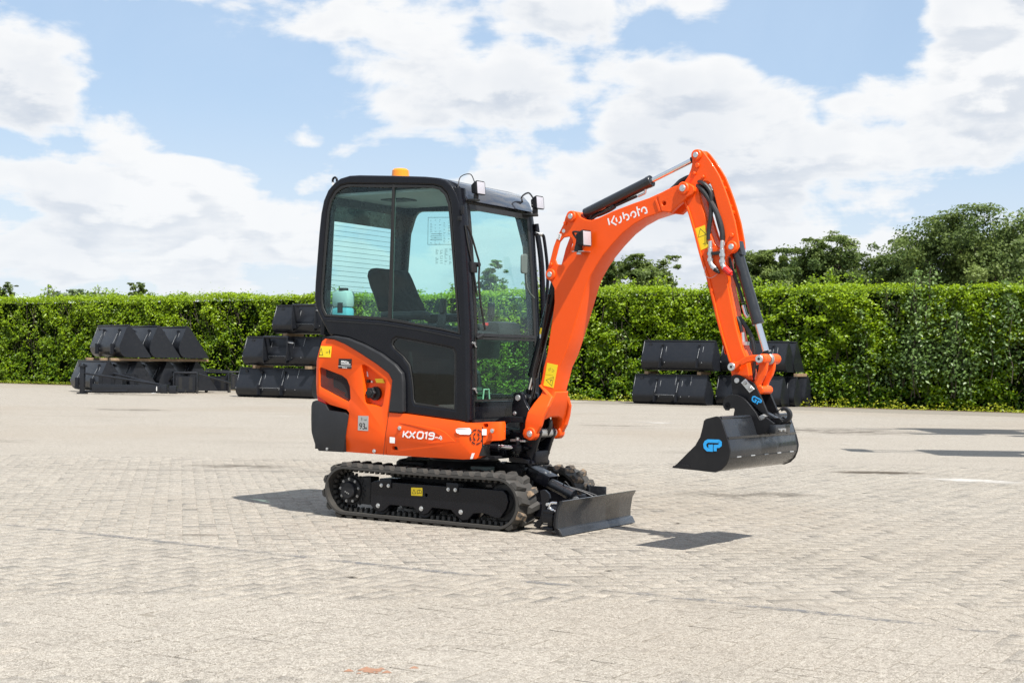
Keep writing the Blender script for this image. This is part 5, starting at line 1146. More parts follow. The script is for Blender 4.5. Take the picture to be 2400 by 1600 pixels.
FF = (np.array(QF)[None]+(np.arange(n)*12)[:, None, None]).reshape(-1, 4)
def quads_mesh(name, VV, FF):
    me = bpy.data.meshes.new(name); me.vertices.add(len(VV)); me.vertices.foreach_set('co', VV.astype(np.float32).ravel())
    k = FF.shape[1]; me.loops.add(FF.size); me.loops.foreach_set('vertex_index', FF.astype(np.int32).ravel())
    me.polygons.add(len(FF)); me.polygons.foreach_set('loop_start', np.arange(0, FF.size, k, dtype=np.int32)); me.update(calc_edges=True); me.validate(); return me
me = quads_mesh('paver', VV, FF); recolor(me, rng.random(n), len(QF))
rp = link('paver', me, M['paver'], pav); tag(rp, kind='stuff')
# cement strip between the two laying patterns
M['cement'] = paint('grey_cement_fill', (.225, .215, .205), .9, dirt=.3, spec=.15, bump=.6)
mb = MB(); x = -14.
while x < 14:
    L = rng.uniform(.5, 1.6); wv = rng.uniform(.006, .026)
    if rng.random() < .7: (xa, ya), (xb, yb3) = toW(x, -2.155-wv), toW(x+L, -2.155-wv*.6); (xc, yc), (xd, yd) = toW(x+L, -2.150+wv), toW(x, -2.150+wv); mb.add([(xa, ya, .0015), (xb, yb3, .0015), (xc, yc, .0015), (xd, yd, .0015)], [(0, 1, 2, 3)])
    x += L+rng.uniform(.1, .7)
(xa, ya), (xb, yb3), (xc, yc), (xd, yd) = toW(-16, -2.26), toW(16, -2.26), toW(16, -2.03), toW(-16, -2.03)
MB().add([(xa, ya, -.0007), (xb, yb3, -.0007), (xc, yc, -.0007), (xd, yd, -.0007)], [(0, 1, 2, 3)]).build('cut_stone_row', M['ground'], pav, smooth=False)
mt, t, b = new_mat('worn_cement_band'); g_ = t.node('ShaderNodeNewGeometry').outputs['Position']
b.inputs['Base Color'].default_value = (.165, .168, .175, 1); b.inputs['Roughness'].default_value = .9; b.inputs['Specular IOR Level'].default_value = .15
mpz = t.node('ShaderNodeMapping'); mpz.inputs['Rotation'].default_value = (0, 0, -MYAW); mpz.inputs['Scale'].default_value = (1, 6, 1); t.l.new(g_, mpz.inputs[0])
t.put(b.inputs['Alpha'], t.math('MULTIPLY', t.mapr(t.noise(mpz.outputs[0], 1.1, 4, .6), .42, .58), t.mapr(t.noise(g_, 28, 4, .7), .40, .60, .1, .75))); M['cement'] = mt
(xa, ya), (xb, yb3), (xc, yc), (xd, yd) = toW(-16, -2.19), toW(16, -2.19), toW(16, -2.12), toW(-16, -2.12)
cf = MB().add([(xa, ya, .0014), (xb, yb3, .0014), (xc, yc, .0014), (xd, yd, .0014)], [(0, 1, 2, 3)]).build('cement_fill', M['cement'], pav, smooth=False); tag(cf, kind='stuff')
pass

# ------------------------------------------------------------------ hedge frame: x along the hedge, y behind it
HY = -.53604642; HO = Vector((-19.00253, 53.481294, 0)); RH = Matrix.Rotation(HY, 4, 'Z'); HM = Matrix.Translation(HO) @ RH
def hw(x, y, z=0): return HM @ Vector((x, y, z))
def hnp(A): # numpy hedge->world
    c, s = math.cos(HY), math.sin(HY); return np.stack([A[:, 0]*c-A[:, 1]*s+HO.x, A[:, 0]*s+A[:, 1]*c+HO.y, A[:, 2]], -1)
def leaf_mat(name, c_a, c_b, trans=.35, rough=.42, spec=.5):
    mt = bpy.data.materials.new(name); mt.use_nodes = True; t = NT(mt.node_tree); b = t.n['Principled BSDF']
    at = t.node('ShaderNodeAttribute'); at.attribute_name = 'tone'
    c = t.mix(at.outputs['Fac'], c_a, c_b); t.l.new(c, b.inputs['Base Color']); b.inputs['Roughness'].default_value = rough; b.inputs['Specular IOR Level'].default_value = spec
    tl = t.node('ShaderNodeBsdfTranslucent'); t.l.new(c, tl.inputs[0])
    ms = t.node('ShaderNodeMixShader'); ms.inputs[0].default_value = trans; t.l.new(b.outputs[0], ms.inputs[1]); t.l.new(tl.outputs[0], ms.inputs[2])
    t.l.new(ms.outputs[0], t.n['Material Output'].inputs[0]); return mt
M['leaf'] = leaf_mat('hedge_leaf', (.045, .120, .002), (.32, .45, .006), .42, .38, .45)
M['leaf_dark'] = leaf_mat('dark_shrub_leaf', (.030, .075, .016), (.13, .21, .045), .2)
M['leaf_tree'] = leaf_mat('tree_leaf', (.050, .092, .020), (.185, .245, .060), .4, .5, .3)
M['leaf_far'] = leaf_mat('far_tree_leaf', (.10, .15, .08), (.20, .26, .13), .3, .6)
M['leaf_yellow'] = leaf_mat('weed_leaf', (.14, .20, .012), (.38, .40, .02), .35)
M['twig'] = paint('hedge_twig', (.06, .048, .032), .85, dirt=.5)
M['bark'] = paint('tree_bark', (.12, .10, .08), .9, dirt=.6, bump=1.)
M['soil'] = paint('leaf_litter', (.16, .11, .07), .95, dirt=.8, bump=1.)
def leaves_mesh(P, Nrm, size, tone, asp=.62, fold=.25):
    """P centres, Nrm preferred normals, size per leaf: diamond leaf folded along its midrib (2 quads->4 verts 2 tris)"""
    n = len(P); nn = Nrm/np.linalg.norm(Nrm, axis=1, keepdims=True)
    r = rng.normal(size=(n, 3)); u = r-nn*(r*nn).sum(1, keepdims=True); u /= np.linalg.norm(u, axis=1, keepdims=True); v = np.cross(nn, u)
    s = size[:, None]
    A = P-u*s; C = P+u*s; B = P+v*s*asp+nn*s*fold; D = P-v*s*asp+nn*s*fold
    VV = np.stack([A, B, C, D], 1).reshape(-1, 3); k = np.arange(n)*4
    FF = np.stack([np.stack([k, k+1, k+2], 1), np.stack([k, k+2, k+3], 1)], 1).reshape(-1, 3)
    me = quads_mesh('leaves', VV, FF); at = me.attributes.new('tone', 'FLOAT', 'FACE'); at.data.foreach_set('value', np.repeat(np.clip(tone, 0, 1), 2).astype(np.float32)); return me
def smooth_noise(x, z, sc, seed):
    """cheap value noise in 2D"""
    rs = np.random.default_rng(seed); G = rs.random((64, 64)); X = (x/sc) % 63; Z_ = (z/sc) % 63
    i = X.astype(int); j = Z_.astype(int); fx = X-i; fz = Z_-j; fx = fx*fx*(3-2*fx); fz = fz*fz*(3-2*fz)
    return (G[i, j]*(1-fx)+G[(i+1) % 64, j]*fx)*(1-fz)+(G[i, (j+1) % 64]*(1-fx)+G[(i+1) % 64, (j+1) % 64]*fx)*fz
H_TOP = 3.02
def hedge(name, x0, x1, nf, label, mat, seed, ragged=.10, tone0=.35):
    root = empty(name, hw((x0+x1)/2, .8, 0), HY); tag(root, label, 'hedge')
    inv = root.matrix_basis.inverted()
    # front face leaves grow in cushions with dark gaps
    x = rng.uniform(x0, x1, nf); z = rng.uniform(.0, 1, nf)**.93*(H_TOP+.05)
    b1 = smooth_noise(x, z+7, .42, seed)*.6+smooth_noise(x, z+3, .16, seed+1)*.4
    hole = smooth_noise(x, z*1.3+11, .85, seed+2)*.6+smooth_noise(x, z+5, .3, seed+3)*.4
    dens = .24+.76*np.clip((hole-.31)/.16, 0, 1)
    dens *= np.where(z > H_TOP-.5, 1.0, 1.0)
    keep = rng.random(nf) < dens; x, z, b1, hole = x[keep], z[keep], b1[keep], hole[keep]
    y = -.34*(b1-.35)-rng.exponential(.03, len(x))+.04+.30*np.clip(.46-hole, 0, 1)*2+.10*(z/H_TOP)
    y += .10*np.clip((z-H_TOP+.20)/.20, 0, 1)**2-.12*(smooth_noise(x, z, 3.1, seed+9)-.5)*2
    nr = np.stack([rng.normal(0, .55, len(x))+.1, -1+rng.normal(0, .5, len(x)), 1.0+rng.normal(0, .6, len(x))], 1)
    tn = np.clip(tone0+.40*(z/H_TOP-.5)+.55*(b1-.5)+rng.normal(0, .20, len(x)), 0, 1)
    sz = rng.uniform(.030, .056, len(x))
    # top leaves
    nt = int((x1-x0)*1.5*420); xt = rng.uniform(x0, x1, nt); yt = rng.uniform(.0, 1.5, nt); zt = H_TOP-.13+.16*rng.random(nt)+ragged*smooth_noise(xt, yt+3, .5, seed+5)+.05*rng.random(nt)+ragged*.9*np.maximum(0, smooth_noise(xt, yt*0+2, 1.3, seed+6)-.55)*3*rng.random(nt)
    wav = .16*(smooth_noise(xt, xt*0+8, 2.1, seed+7)-.5)+.10*(smooth_noise(xt, xt*0+1, .7, seed+8)-.5); zt = zt+wav
    fr_ = rng.random(nt) < .05; zt = np.where(fr_, zt+rng.exponential(.07, nt), zt)
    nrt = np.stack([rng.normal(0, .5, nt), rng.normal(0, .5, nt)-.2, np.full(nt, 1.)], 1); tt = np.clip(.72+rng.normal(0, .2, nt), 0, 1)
    P = np.concatenate([np.stack([x, y, z], 1), np.stack([xt, yt, zt], 1)]); Nn = np.concatenate([nr, nrt]); 
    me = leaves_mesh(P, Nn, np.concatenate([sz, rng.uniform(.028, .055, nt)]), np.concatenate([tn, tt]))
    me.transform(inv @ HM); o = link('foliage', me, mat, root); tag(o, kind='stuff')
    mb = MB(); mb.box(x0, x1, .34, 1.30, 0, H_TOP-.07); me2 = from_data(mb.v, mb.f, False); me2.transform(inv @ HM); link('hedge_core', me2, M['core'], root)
    nb = int((x1-x0)*16); mb = MB()
    for k in range(nb):
        xx = rng.uniform(x0, x1); z0 = rng.uniform(0, 2.4); 
        mb.tube([(xx, .30, z0), (xx+rng.normal(0, .12), .14, z0+.25), (xx+rng.normal(0, .2), .06+rng.random()*.1, z0+.5+rng.random()*.4)], .008, n=4, sub=2)
    me3 = from_data(mb.v, mb.f, False); me3.transform(inv @ HM); tw = link('twigs', me3, M['twig'], root); tag(tw, kind='stuff')
    return root
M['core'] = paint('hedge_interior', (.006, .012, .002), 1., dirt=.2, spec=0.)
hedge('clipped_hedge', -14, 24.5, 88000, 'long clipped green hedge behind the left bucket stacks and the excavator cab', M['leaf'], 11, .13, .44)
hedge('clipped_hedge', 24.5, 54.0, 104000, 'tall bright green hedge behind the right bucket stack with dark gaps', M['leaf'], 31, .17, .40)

def shrub(name, cx, cy, rx, ry, z0, z1, n, mat, label, cat, seed, size=(.03, .06), stems=6, group=None, tone=.5, spiky=.0, par=None):
    """leafy mass of shoots: leaves cluster along rising twigs; placed in the hedge frame"""
    rs = np.random.default_rng(seed); root = empty(name, hw(cx, cy, 0), HY); tag(root, label, cat, group); inv = root.matrix_basis.inverted()
    Ps = []; Tn = []; mb = MB()
    for k in range(stems):
        bx = cx+rs.uniform(-rx, rx); by = cy+rs.uniform(-ry, ry); top = z0+(z1-z0)*rs.uniform(.45, 1)*(1-.5*((bx-cx)/rx)**2)
        pts = []; px_, py_ = bx+(bx-cx)*.0, by; zz = max(0, z0-.3); m_ = 6
        for i in range(m_): t_ = i/(m_-1); pts.append((px_+rs.normal(0, .05)+.25*t_*(bx-cx)*.5, py_+rs.normal(0, .04), zz+(top-zz)*t_))
        mb.tube(pts, .012, n=5, sub=2)
        q = int(n/stems); ts = rs.uniform(.15, 1.02, q)*(m_-1); i0 = np.clip(ts.astype(int), 0, m_-2); f = ts-i0; A_ = np.array(pts)
        c = A_[i0]*(1-f)[:, None]+A_[i0+1]*f[:, None]; rad = (.05+.20*np.sqrt(np.clip(1-ts/(m_-1), 0, 1)))*(1-spiky*.6)
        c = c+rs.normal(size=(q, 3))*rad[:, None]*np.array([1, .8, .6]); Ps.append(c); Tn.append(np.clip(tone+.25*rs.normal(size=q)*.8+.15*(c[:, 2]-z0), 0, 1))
    P = np.concatenate(Ps); P = P[P[:, 2] > .02] if z0 < .1 else P; n2 = len(P); Tn = np.concatenate(Tn)[:n2]
    Nn = np.stack([rs.normal(0, .7, n2), rs.normal(-.5, .7, n2), .8+rs.normal(0, .5, n2)], 1)
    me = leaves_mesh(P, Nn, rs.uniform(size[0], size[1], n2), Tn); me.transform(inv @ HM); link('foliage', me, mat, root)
    me2 = from_data(mb.v, mb.f, False); me2.transform(inv @ HM); link('stems', me2, M['twig'], root); return root
# wild shoots rising behind the clipped top, and a darker bush in the right hedge
wild = [(.4, 1.9, .6, 2.9, 3.75, 'M1'), (3.3, 1.8, .7, 2.9, 3.65, 'a'), (5.2, 1.9, 1.2, 2.9, 3.45, 'b'), (7.6, 1.9, 1.0, 2.9, 3.5, 'c'), (9.8, 1.8, .9, 2.9, 3.35, 'd'),
        (14.6, 1.8, 1.6, 3.0, 3.5, 'e'), (19.2, 1.9, 1.6, 3.0, 3.65, 'f'), (22.6, 2.0, 1.2, 3.0, 3.9, 'g'), (25.0, 2.0, 1.3, 3.0, 3.8, 'h'), (28.2, 2.0, 1.2, 3.0, 3.6, 'i'), (30.8, 2.0, 1.1, 3.0, 3.75, 'j')]
wl = ['wild shoots above the hedge near the left edge of the photo, darker than their neighbours', 'upright leafy shoots above the hedge just left of the pale roof', 'low pale shoots above the hedge in front of the pale roof',
      'bushy shoots above the hedge over the upper left bucket stack', 'short shoots above the hedge over the gap between the two left stacks', 'thin reddish tipped shoots above the hedge left of the cab',
      'leafy shoots above the hedge seen through the rear cab window', 'leafy shoots above the hedge seen through the windscreen', 'light green shoots above the hedge right of the boom', 'low rounded shoots above the hedge left of the arm', 'short shoots above the hedge touching the arm']
for k, (cx, cy, rx, z0, z1, nm) in enumerate(wild):
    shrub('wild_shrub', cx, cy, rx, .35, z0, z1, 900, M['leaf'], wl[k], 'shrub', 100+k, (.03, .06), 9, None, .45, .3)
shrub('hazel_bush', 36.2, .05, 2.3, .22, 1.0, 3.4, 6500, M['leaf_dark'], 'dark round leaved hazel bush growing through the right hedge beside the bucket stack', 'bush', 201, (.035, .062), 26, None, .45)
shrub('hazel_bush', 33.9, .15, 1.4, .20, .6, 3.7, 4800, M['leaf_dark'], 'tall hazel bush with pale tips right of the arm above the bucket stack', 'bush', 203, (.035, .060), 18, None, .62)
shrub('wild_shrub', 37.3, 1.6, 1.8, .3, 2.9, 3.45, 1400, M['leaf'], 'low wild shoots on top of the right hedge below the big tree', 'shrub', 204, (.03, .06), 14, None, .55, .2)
# weeds and leaf litter along the foot of the hedge
nw = 5000; xw = rng.uniform(22, 41, nw); dw = smooth_noise(xw, xw*0+4, .8, 77); kp_ = rng.random(nw) < (.25+.9*np.clip(dw-.3, 0, 1)); xw = xw[kp_]; nw = len(xw)
Pw = np.stack([xw, -.25-.35*rng.random(nw)**2, .02+.22*rng.random(nw)**2.5*(smooth_noise(xw, xw*0+9, .5, 78)+.2)], 1)
me = leaves_mesh(Pw, np.stack([rng.normal(0, .5, nw), rng.normal(-.3, .5, nw), np.ones(nw)], 1), rng.uniform(.02, .045, nw), rng.random(nw)); me.transform(HM)
wd = link('weeds', me, M['leaf_yellow']); tag(wd, 'yellow green weeds along the foot of the right hedge', 'weeds', kind='stuff')
nw = 2500; xw = rng.uniform(-8, 22, nw); Pw = np.stack([xw, -.20-.2*rng.random(nw)**1.5, .02+.08*rng.random(nw)], 1)
me = leaves_mesh(Pw, np.stack([rng.normal(0, .5, nw), rng.normal(-.3, .5, nw), np.ones(nw)], 1), rng.uniform(.02, .04, nw), rng.random(nw)*.5); me.transform(HM)
wd = link('weeds', me, M['leaf_yellow']); tag(wd, 'sparse weeds along the foot of the left hedge', 'weeds', kind='stuff')
mb = MB(); mb.add([hw(-20, -.55, .003), hw(60, -.55, .003), hw(60, 2.5, .003), hw(-20, 2.5, .003)], [(0, 1, 2, 3)])
tag(mb.build('soil_strip', M['soil'], smooth=False), kind='structure')
# concrete edging slabs in front of the hedge
M['slab'] = paint('weathered_concrete', (.22, .20, .17), .85, dirt=.4, spec=.2, bump=.6)
edg = empty('concrete_edging', hw(30, -1.6, 0), HY); tag(edg, kind='structure'); inv = edg.matrix_basis.inverted() @ HM
for k in range(9):
    xx = 25.5+k*2.5
    me = from_data(*(lambda b: (b.v, b.f))(MB().box(xx+.02, xx+2.48, -3.05, -.60, -.01, .004, ch=.003)), False); me.transform(inv); link('concrete_slab', me, M['slab'], edg)

# ------------------------------------------------------------------ trees beyond the hedge
def tree(name, px, D, top_px, base_w, label, mat, seed, n=9000, leaf=(.07, .13), squash=.75, trunk_h=.35, lobes=16, tone=.45, thin=.0, group=None):
    """px: bearing in the picture width, D: distance in metres; crown width base_w in metres"""
    rs = np.random.default_rng(seed); X0 = (px-1200)/F_PX*D; Ht = CAM_H+(828+.0138*px-top_px)/F_PX*D
    root = empty(name, (X0, D, 0)); tag(root, label, 'tree', group)
    mb = MB(); r0__ = Ht*.022
    mb.cyl((0, 0, 0), (rs.normal(0, .1), 0, Ht*trunk_h), r0__*1.2, r0__*.9, n=9)
    Ps = []; Tn = []; cz = Ht*(.5+trunk_h*.35); rz = Ht-cz; rxy = base_w/2
    tips = []
    for k in range(lobes):
        a = rs.uniform(0, 2*math.pi); e = rs.uniform(-.55, 1); rr = (1-max(e, 0)**2*.75)**.5
        q = Vector((math.cos(a)*rr*rxy*rs.uniform(.45, .82), math.sin(a)*rr*rxy*rs.uniform(.45, .82), cz+e*rz*.80)); tips.append(q)
        mid_ = Vector((q.x*.45, q.y*.45, Ht*trunk_h+(q.z-Ht*trunk_h)*.5))
        mb.tube([(0, 0, Ht*trunk_h*.85), mid_, q], r0__*.33, n=5, sub=3)
        for s_i in range(3): mb.tube([mid_, mid_.lerp(q, .6)+Vector(rs.normal(0, rxy*.1, 3)), q+Vector(rs.normal(0, rxy*.09, 3))], r0__*.15, n=4, sub=2)
    tr_ = mb.build('trunk', M['bark'], root)
    ncl = lobes*14
    for k in range(ncl):
        q = tips[k % lobes]; c = np.array(q)+rs.normal(size=3)*np.array([rxy*.24, rxy*.24, rz*.20]); 
        pass
        m_ = int(n/ncl*rs.uniform(.3, 1.7)); rad = rxy*rs.uniform(.07, .24)
        d = rs.normal(size=(m_, 3)); d /= np.linalg.norm(d, axis=1, keepdims=True); d *= (rad*(rs.random((m_, 1))**.5+.10*np.abs(rs.normal(size=(m_, 1)))))*np.array([1.15, 1.15, .7])
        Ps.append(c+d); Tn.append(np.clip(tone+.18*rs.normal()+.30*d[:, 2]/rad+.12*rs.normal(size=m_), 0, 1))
    P = np.concatenate(Ps); Tn = np.concatenate(Tn); P[:, 2] = cz+(P[:, 2]-cz)*((Ht-cz)/(np.percentile(P[:, 2], 98.0)-cz)); P[:, 2] = np.where(P[:, 2] > Ht, Ht+(P[:, 2]-Ht)*.22, P[:, 2]); Nn = (P-np.array([0, 0, cz]))/np.array([rxy, rxy, rz])+rs.normal(size=P.shape)*.8+np.array([0, 0, .4])
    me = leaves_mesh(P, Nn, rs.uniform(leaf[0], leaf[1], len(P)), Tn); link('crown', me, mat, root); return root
TR = [ # px, dist, top, width, seed, n, label
 (2300, 62, 506, 7.6, 1, 26000, 'tallest bushy tree behind the hedge at the right edge of the photo'),
 (2395, 66, 540, 5.0, 2, 12000, 'broad tree cut by the right edge of the photo, beside the tallest tree'),
 (2185, 64, 566, 4.4, 3, 15000, 'rounded olive green tree left of the tallest tree'),
 (2105, 70, 602, 3.2, 4, 8000, 'low dark tree in the dip between the rounded tree and the spreading tree'),
 (2040, 72, 598, 3.0, 5, 7000, 'low tree with gaps of sky right of the spreading tree'),
 (1950, 66, 562, 4.0, 6, 14000, 'spreading tree with a ragged crown right of the arm'),
 (1885, 68, 585, 2.4, 7, 7000, 'narrow tree pressed against the spreading tree'),
 (1805, 62, 588, 3.0, 8, 11000, 'bushy tree just right of the bucket cylinder'),
 (1755, 66, 600, 2.2, 9, 6000, 'small tree partly hidden by the bucket cylinder'),
 (1510, 64, 600, 2.9, 10, 10000, 'rounded tree seen under the boom'),
 (1437, 68, 612, 2.2, 11, 7000, 'smaller darker tree seen under the boom, nearest the boom'),
 (1160, 60, 620, 1.6, 12, 4500, 'tree seen through the windscreen'),
 (330, 78, 668, 1.5, 13, 3500, 'small lone tree standing above the left hedge'),
 (8, 70, 668, 1.4, 14, 3000, 'dark tree cut by the left edge of the photo'),
]
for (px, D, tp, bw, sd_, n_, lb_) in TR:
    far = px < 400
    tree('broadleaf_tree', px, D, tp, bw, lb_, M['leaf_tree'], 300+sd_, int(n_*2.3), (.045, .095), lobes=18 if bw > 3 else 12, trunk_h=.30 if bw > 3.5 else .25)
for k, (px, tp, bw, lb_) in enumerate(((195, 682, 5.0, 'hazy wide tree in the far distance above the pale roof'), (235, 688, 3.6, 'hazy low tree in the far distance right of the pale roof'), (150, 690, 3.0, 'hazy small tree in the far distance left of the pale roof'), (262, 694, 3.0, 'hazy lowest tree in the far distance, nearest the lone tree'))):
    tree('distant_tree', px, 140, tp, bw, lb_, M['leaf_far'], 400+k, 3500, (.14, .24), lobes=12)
# pale roof of a distant greenhouse
M['pale'] = paint('pale_sheet_roof', (.52, .55, .58), .4, dirt=.15); M['wallp'] = paint('pale_wall', (.45, .46, .46), .7)
gh = empty('greenhouse', (-33.5, 100, 0)); tag(gh, 'long low building with a pale grey roof behind the left hedge', 'building')
part('wall', MB().box(-9, 4.6, 0, 12, 0, 4.6), 'wallp', gh)
part('roof', MB().add([(-9.3, -.3, 5.35), (5.0, -.3, 4.55), (5.0, 6, 4.9), (-9.3, 6, 5.7)], [(0, 1, 2, 3)]).add([(-9.3, -.3, 5.1), (5.0, -.3, 4.3), (5.0, -.3, 4.55), (-9.3, -.3, 5.35)], [(0, 1, 2, 3)]).add([(-9.3, 6, 5.7), (5, 6, 4.9), (5, 12.3, 4.4), (-9.3, 12.3, 5.0)], [(0, 1, 2, 3)]), 'pale', gh)

# ------------------------------------------------------------------ loader buckets
def lb_profile(D, Hh):
    # side view (y depth, z up): back wall towards -y, open side towards +y, rounded heel
    o = [(0.0, .20*Hh), (.02, .10*Hh), (.08*D, .03*Hh), (.17*D, 0), (.95*D, 0), (D, .015), (.30*D, Hh), (.245*D, Hh)]
    return o
def loader_bucket(label, group, W_, D, Hh, loc, rz, tilt=0, seed=0, style=0):
    root = empty('loader_bucket', loc, rz); root.rotation_euler = (tilt, 0, rz); tag(root, label, 'bucket', group)
    pr = [(.245*D, Hh), (.10*D, .62*Hh), (.0, .36*Hh), (.0, .27*Hh), (.025*D, .17*Hh), (.075*D, .085*Hh), (.15*D, .025*Hh), (.24*D, 0), (D, .0)]
    ip = []
    for i, p in enumerate(pr):
        a = Vector(pr[max(i-1, 0)]); b = Vector(pr[min(i+1, len(pr)-1)]); t_ = (b-a).normalized(); ip.append((p[0]-t_.y*.012, p[1]+t_.x*.012))
    loop = pr+list(reversed(ip)); T = Matrix(((0, 0, 1, 0), (1, 0, 0, 0), (0, 1, 0, 0), (0, 0, 0, 1)))
    me = curve_mesh([loop], W_/2, .001); me.transform(T); link('shell', finish(me, 50), M['loader'], root)
    side = pr[:9]+[(D, .03), (.32*D, Hh+.004)]
    for s_ in (-1, 1): me = curve_mesh([side], .008, .001); me.transform(T); me.transform(Matrix.Translation((s_*W_/2, 0, 0))); link('side_plate', finish(me), M['loader'], root)
    me = curve_mesh([[(.22*D, Hh-.03), (.22*D, Hh+.012), (.32*D, Hh+.012), (.32*D, Hh-.03)]], W_/2, .002); me.transform(T); link('top_edge', me, M['loader'], root)
    # hook brackets on the back
    def back(z): return float(np.interp(z, [.0, .17*Hh, .27*Hh, .36*Hh, .62*Hh, Hh], [.15*D, .02*D, 0, 0, .10*D, .245*D]))
    for xs in ((-.22, .30) if style == 0 else (-.18, .12)):
        xb = xs*W_; mb = MB()
        mb.cyl((xb, back(Hh*.86)-.012, Hh*.86), (xb, back(Hh*.35)-.05, Hh*.35), .012, n=6); mb.cyl((xb-.02, back(Hh*.86)-.03, Hh*.86), (xb+.02, back(Hh*.86)-.03, Hh*.86), .035, n=12)
        mb.box(xb-.010, xb+.010, back(Hh*.3)-.10, back(Hh*.3)+.02, .10*Hh, .42*Hh)
        b = mb.build('hook_bracket', M['loader'], root)
        mw_ = MB().cyl((xb+.11, back(Hh*.80)-.006, Hh*.80), (xb+.11, back(Hh*.26)-.006, Hh*.26), .0055, n=5); mw_.cyl((xb+.008, back(Hh*.74)-.03, Hh*.74), (xb+.008, back(Hh*.42)-.05, Hh*.42), .0045, n=5)
        mw_.build('weld_seam', M['weld'], b)
    part('edge_weld', MB().cyl((-W_/2+.01, back(Hh*.97)-.006, Hh*.97), (-W_/2+.01, back(.3*Hh)-.006, .3*Hh), .006, n=5), 'weld', root)
    if style: part('weld_seam', MB().cyl((.08*W_, back(.95*Hh)-.006, .95*Hh), (.08*W_, -.004, .28*Hh), .006, n=5).cyl((.29*W_, back(.95*Hh)-.006, .95*Hh), (.29*W_, -.004, .28*Hh), .006, n=5).cyl((-.18*W_, -.004, .33*Hh), (.12*W_, -.004, .33*Hh), .004, n=5), 'weld', root)
    if style == 2:
        for xs in (-.16, .16): part('hitch_cheek', MB().box(xs*W_-.012, xs*W_+.012, -.20, .12, .18*Hh, 1.0*Hh, ch=.004), 'loader', root)
        part('hitch_tube', MB().cyl((-.17*W_, -.14, Hh*.98), (.17*W_, -.14, Hh*.98), .035, n=12), 'loader', root)
        part('hitch_pin', MB().cyl((.16*W_, -.15, Hh*.8), (.24*W_, -.17, Hh*.78), .018, n=8), 'zinc', root)
    part('drain_boss', MB().cyl((-W_*.40, back(Hh*.88)-.02, Hh*.88), (-W_*.40, back(Hh*.88)+.02, Hh*.88), .045, n=16), 'loader', root)
    return root
def woodblock(label, loc, rz, L=.5, group=None):
    root = MB().box(-.05, .05, -L/2, L/2, 0, .075, ch=.004).build('wood_block', M['wood']); root.location = loc; root.rotation_euler = (0, 0, rz); tag(root, label, 'wood block', group); return root
GS = 'black loader buckets stacked by the hedge'
# right stack: two columns of two, with more nested behind
def HP(x, y, z=0): v = hw(x, y, z); return (v.x, v.y, v.z)
h_, d_ = .80, .80
RB = [(28.05, -2.05, 2.05, 'lower front loader bucket of the right stack, with two bright weld lines', 0, 1), (28.25, -2.0, 2.0, 'upper front loader bucket of the right stack, at its left end', 1, 0),
      (30.05, -1.55, 1.75, 'lower loader bucket behind the coupler in the right stack', 0, 1), (30.15, -1.5, 1.75, 'upper loader bucket behind the arm in the right stack', 1, 0)]
for (x, y, w_, lb_, lvl, stl) in RB: loader_bucket(lb_, GS, w_, d_, h_-.02, HP(x, y, lvl*(h_+.09)), HY, 0, 0, stl)
for lvl, yy, lb_ in ((1, -1.0, 'upper rear loader bucket at the right end of the right stack'), (0, -1.0, 'lower middle loader bucket showing its grey end plate at the right end of the stack'), (0, -.45, 'lower rearmost loader bucket with a grey end plate against the hedge')):
    loader_bucket(lb_, GS, 1.6, d_, h_-.02, HP(30.25+(.0 if lvl else .02)+(.10 if yy > -.6 else 0), yy+.05, lvl*(h_+.09)), HY)
for k, (x, lb_) in enumerate(((27.35, 'wood block at the left end under the upper bucket of the right stack'), (28.85, 'wood block near the right end under the upper bucket of the right stack'), (29.95, 'wood block left of the arm tip in the right stack'), (31.45, 'wood block at the right end of the right stack'))):
    woodblock(lb_, HP(x, -1.55, h_-.01), HY, .7)
# left stack: three over four, turned further
TH = R(-50)
lc = ground_l = Vector((-12.15, 41.9, 0))
ax = Vector((math.cos(TH), math.sin(TH), 0)); ay = Vector((-math.sin(TH), math.cos(TH), 0))
for k in range(3):
    p = lc+ax*.12+ay*(.25+k*.93)+Vector((0, 0, 1.03)); loader_bucket(['upper left loader bucket of the left stack with its hooks facing the yard', 'upper middle loader bucket of the left stack', 'upper right loader bucket of the left stack, its end plate lighter'][k], GS, 2.0, .98, .93, p, TH, 0, k, 0)
for k in range(4):
    p = lc+ax*(-.05)+ay*(-.22+k*.93)+Vector((-.05, 0, 0))+Vector((0, 0, .06)); loader_bucket(['lower left loader bucket of the left stack behind the steel frames', 'lower second loader bucket of the left stack, its end plate a grey peak', 'lower third loader bucket of the left stack, its end plate a grey peak', 'lower fourth loader bucket of the left stack beside the standing frames'][k], GS, 2.0, .98, .86, p, TH, 0, k, 0)
for k, (s_, lb_) in enumerate(((-.72, 'pale wood beam under the left end of the upper left bucket'), (.25, 'wood beam under the middle of the upper left buckets'), (.95, 'long wood beam sticking out right of the left stack'))):
    b = MB().box(-.05, .05, -.1, 3.0, 0, .075, ch=.004).build('wood_beam', M['wood']); b.location = lc+ax*s_+ay*.15+Vector((0, 0, .93)); b.rotation_euler = (0, 0, TH); tag(b, lb_, 'wood beam')
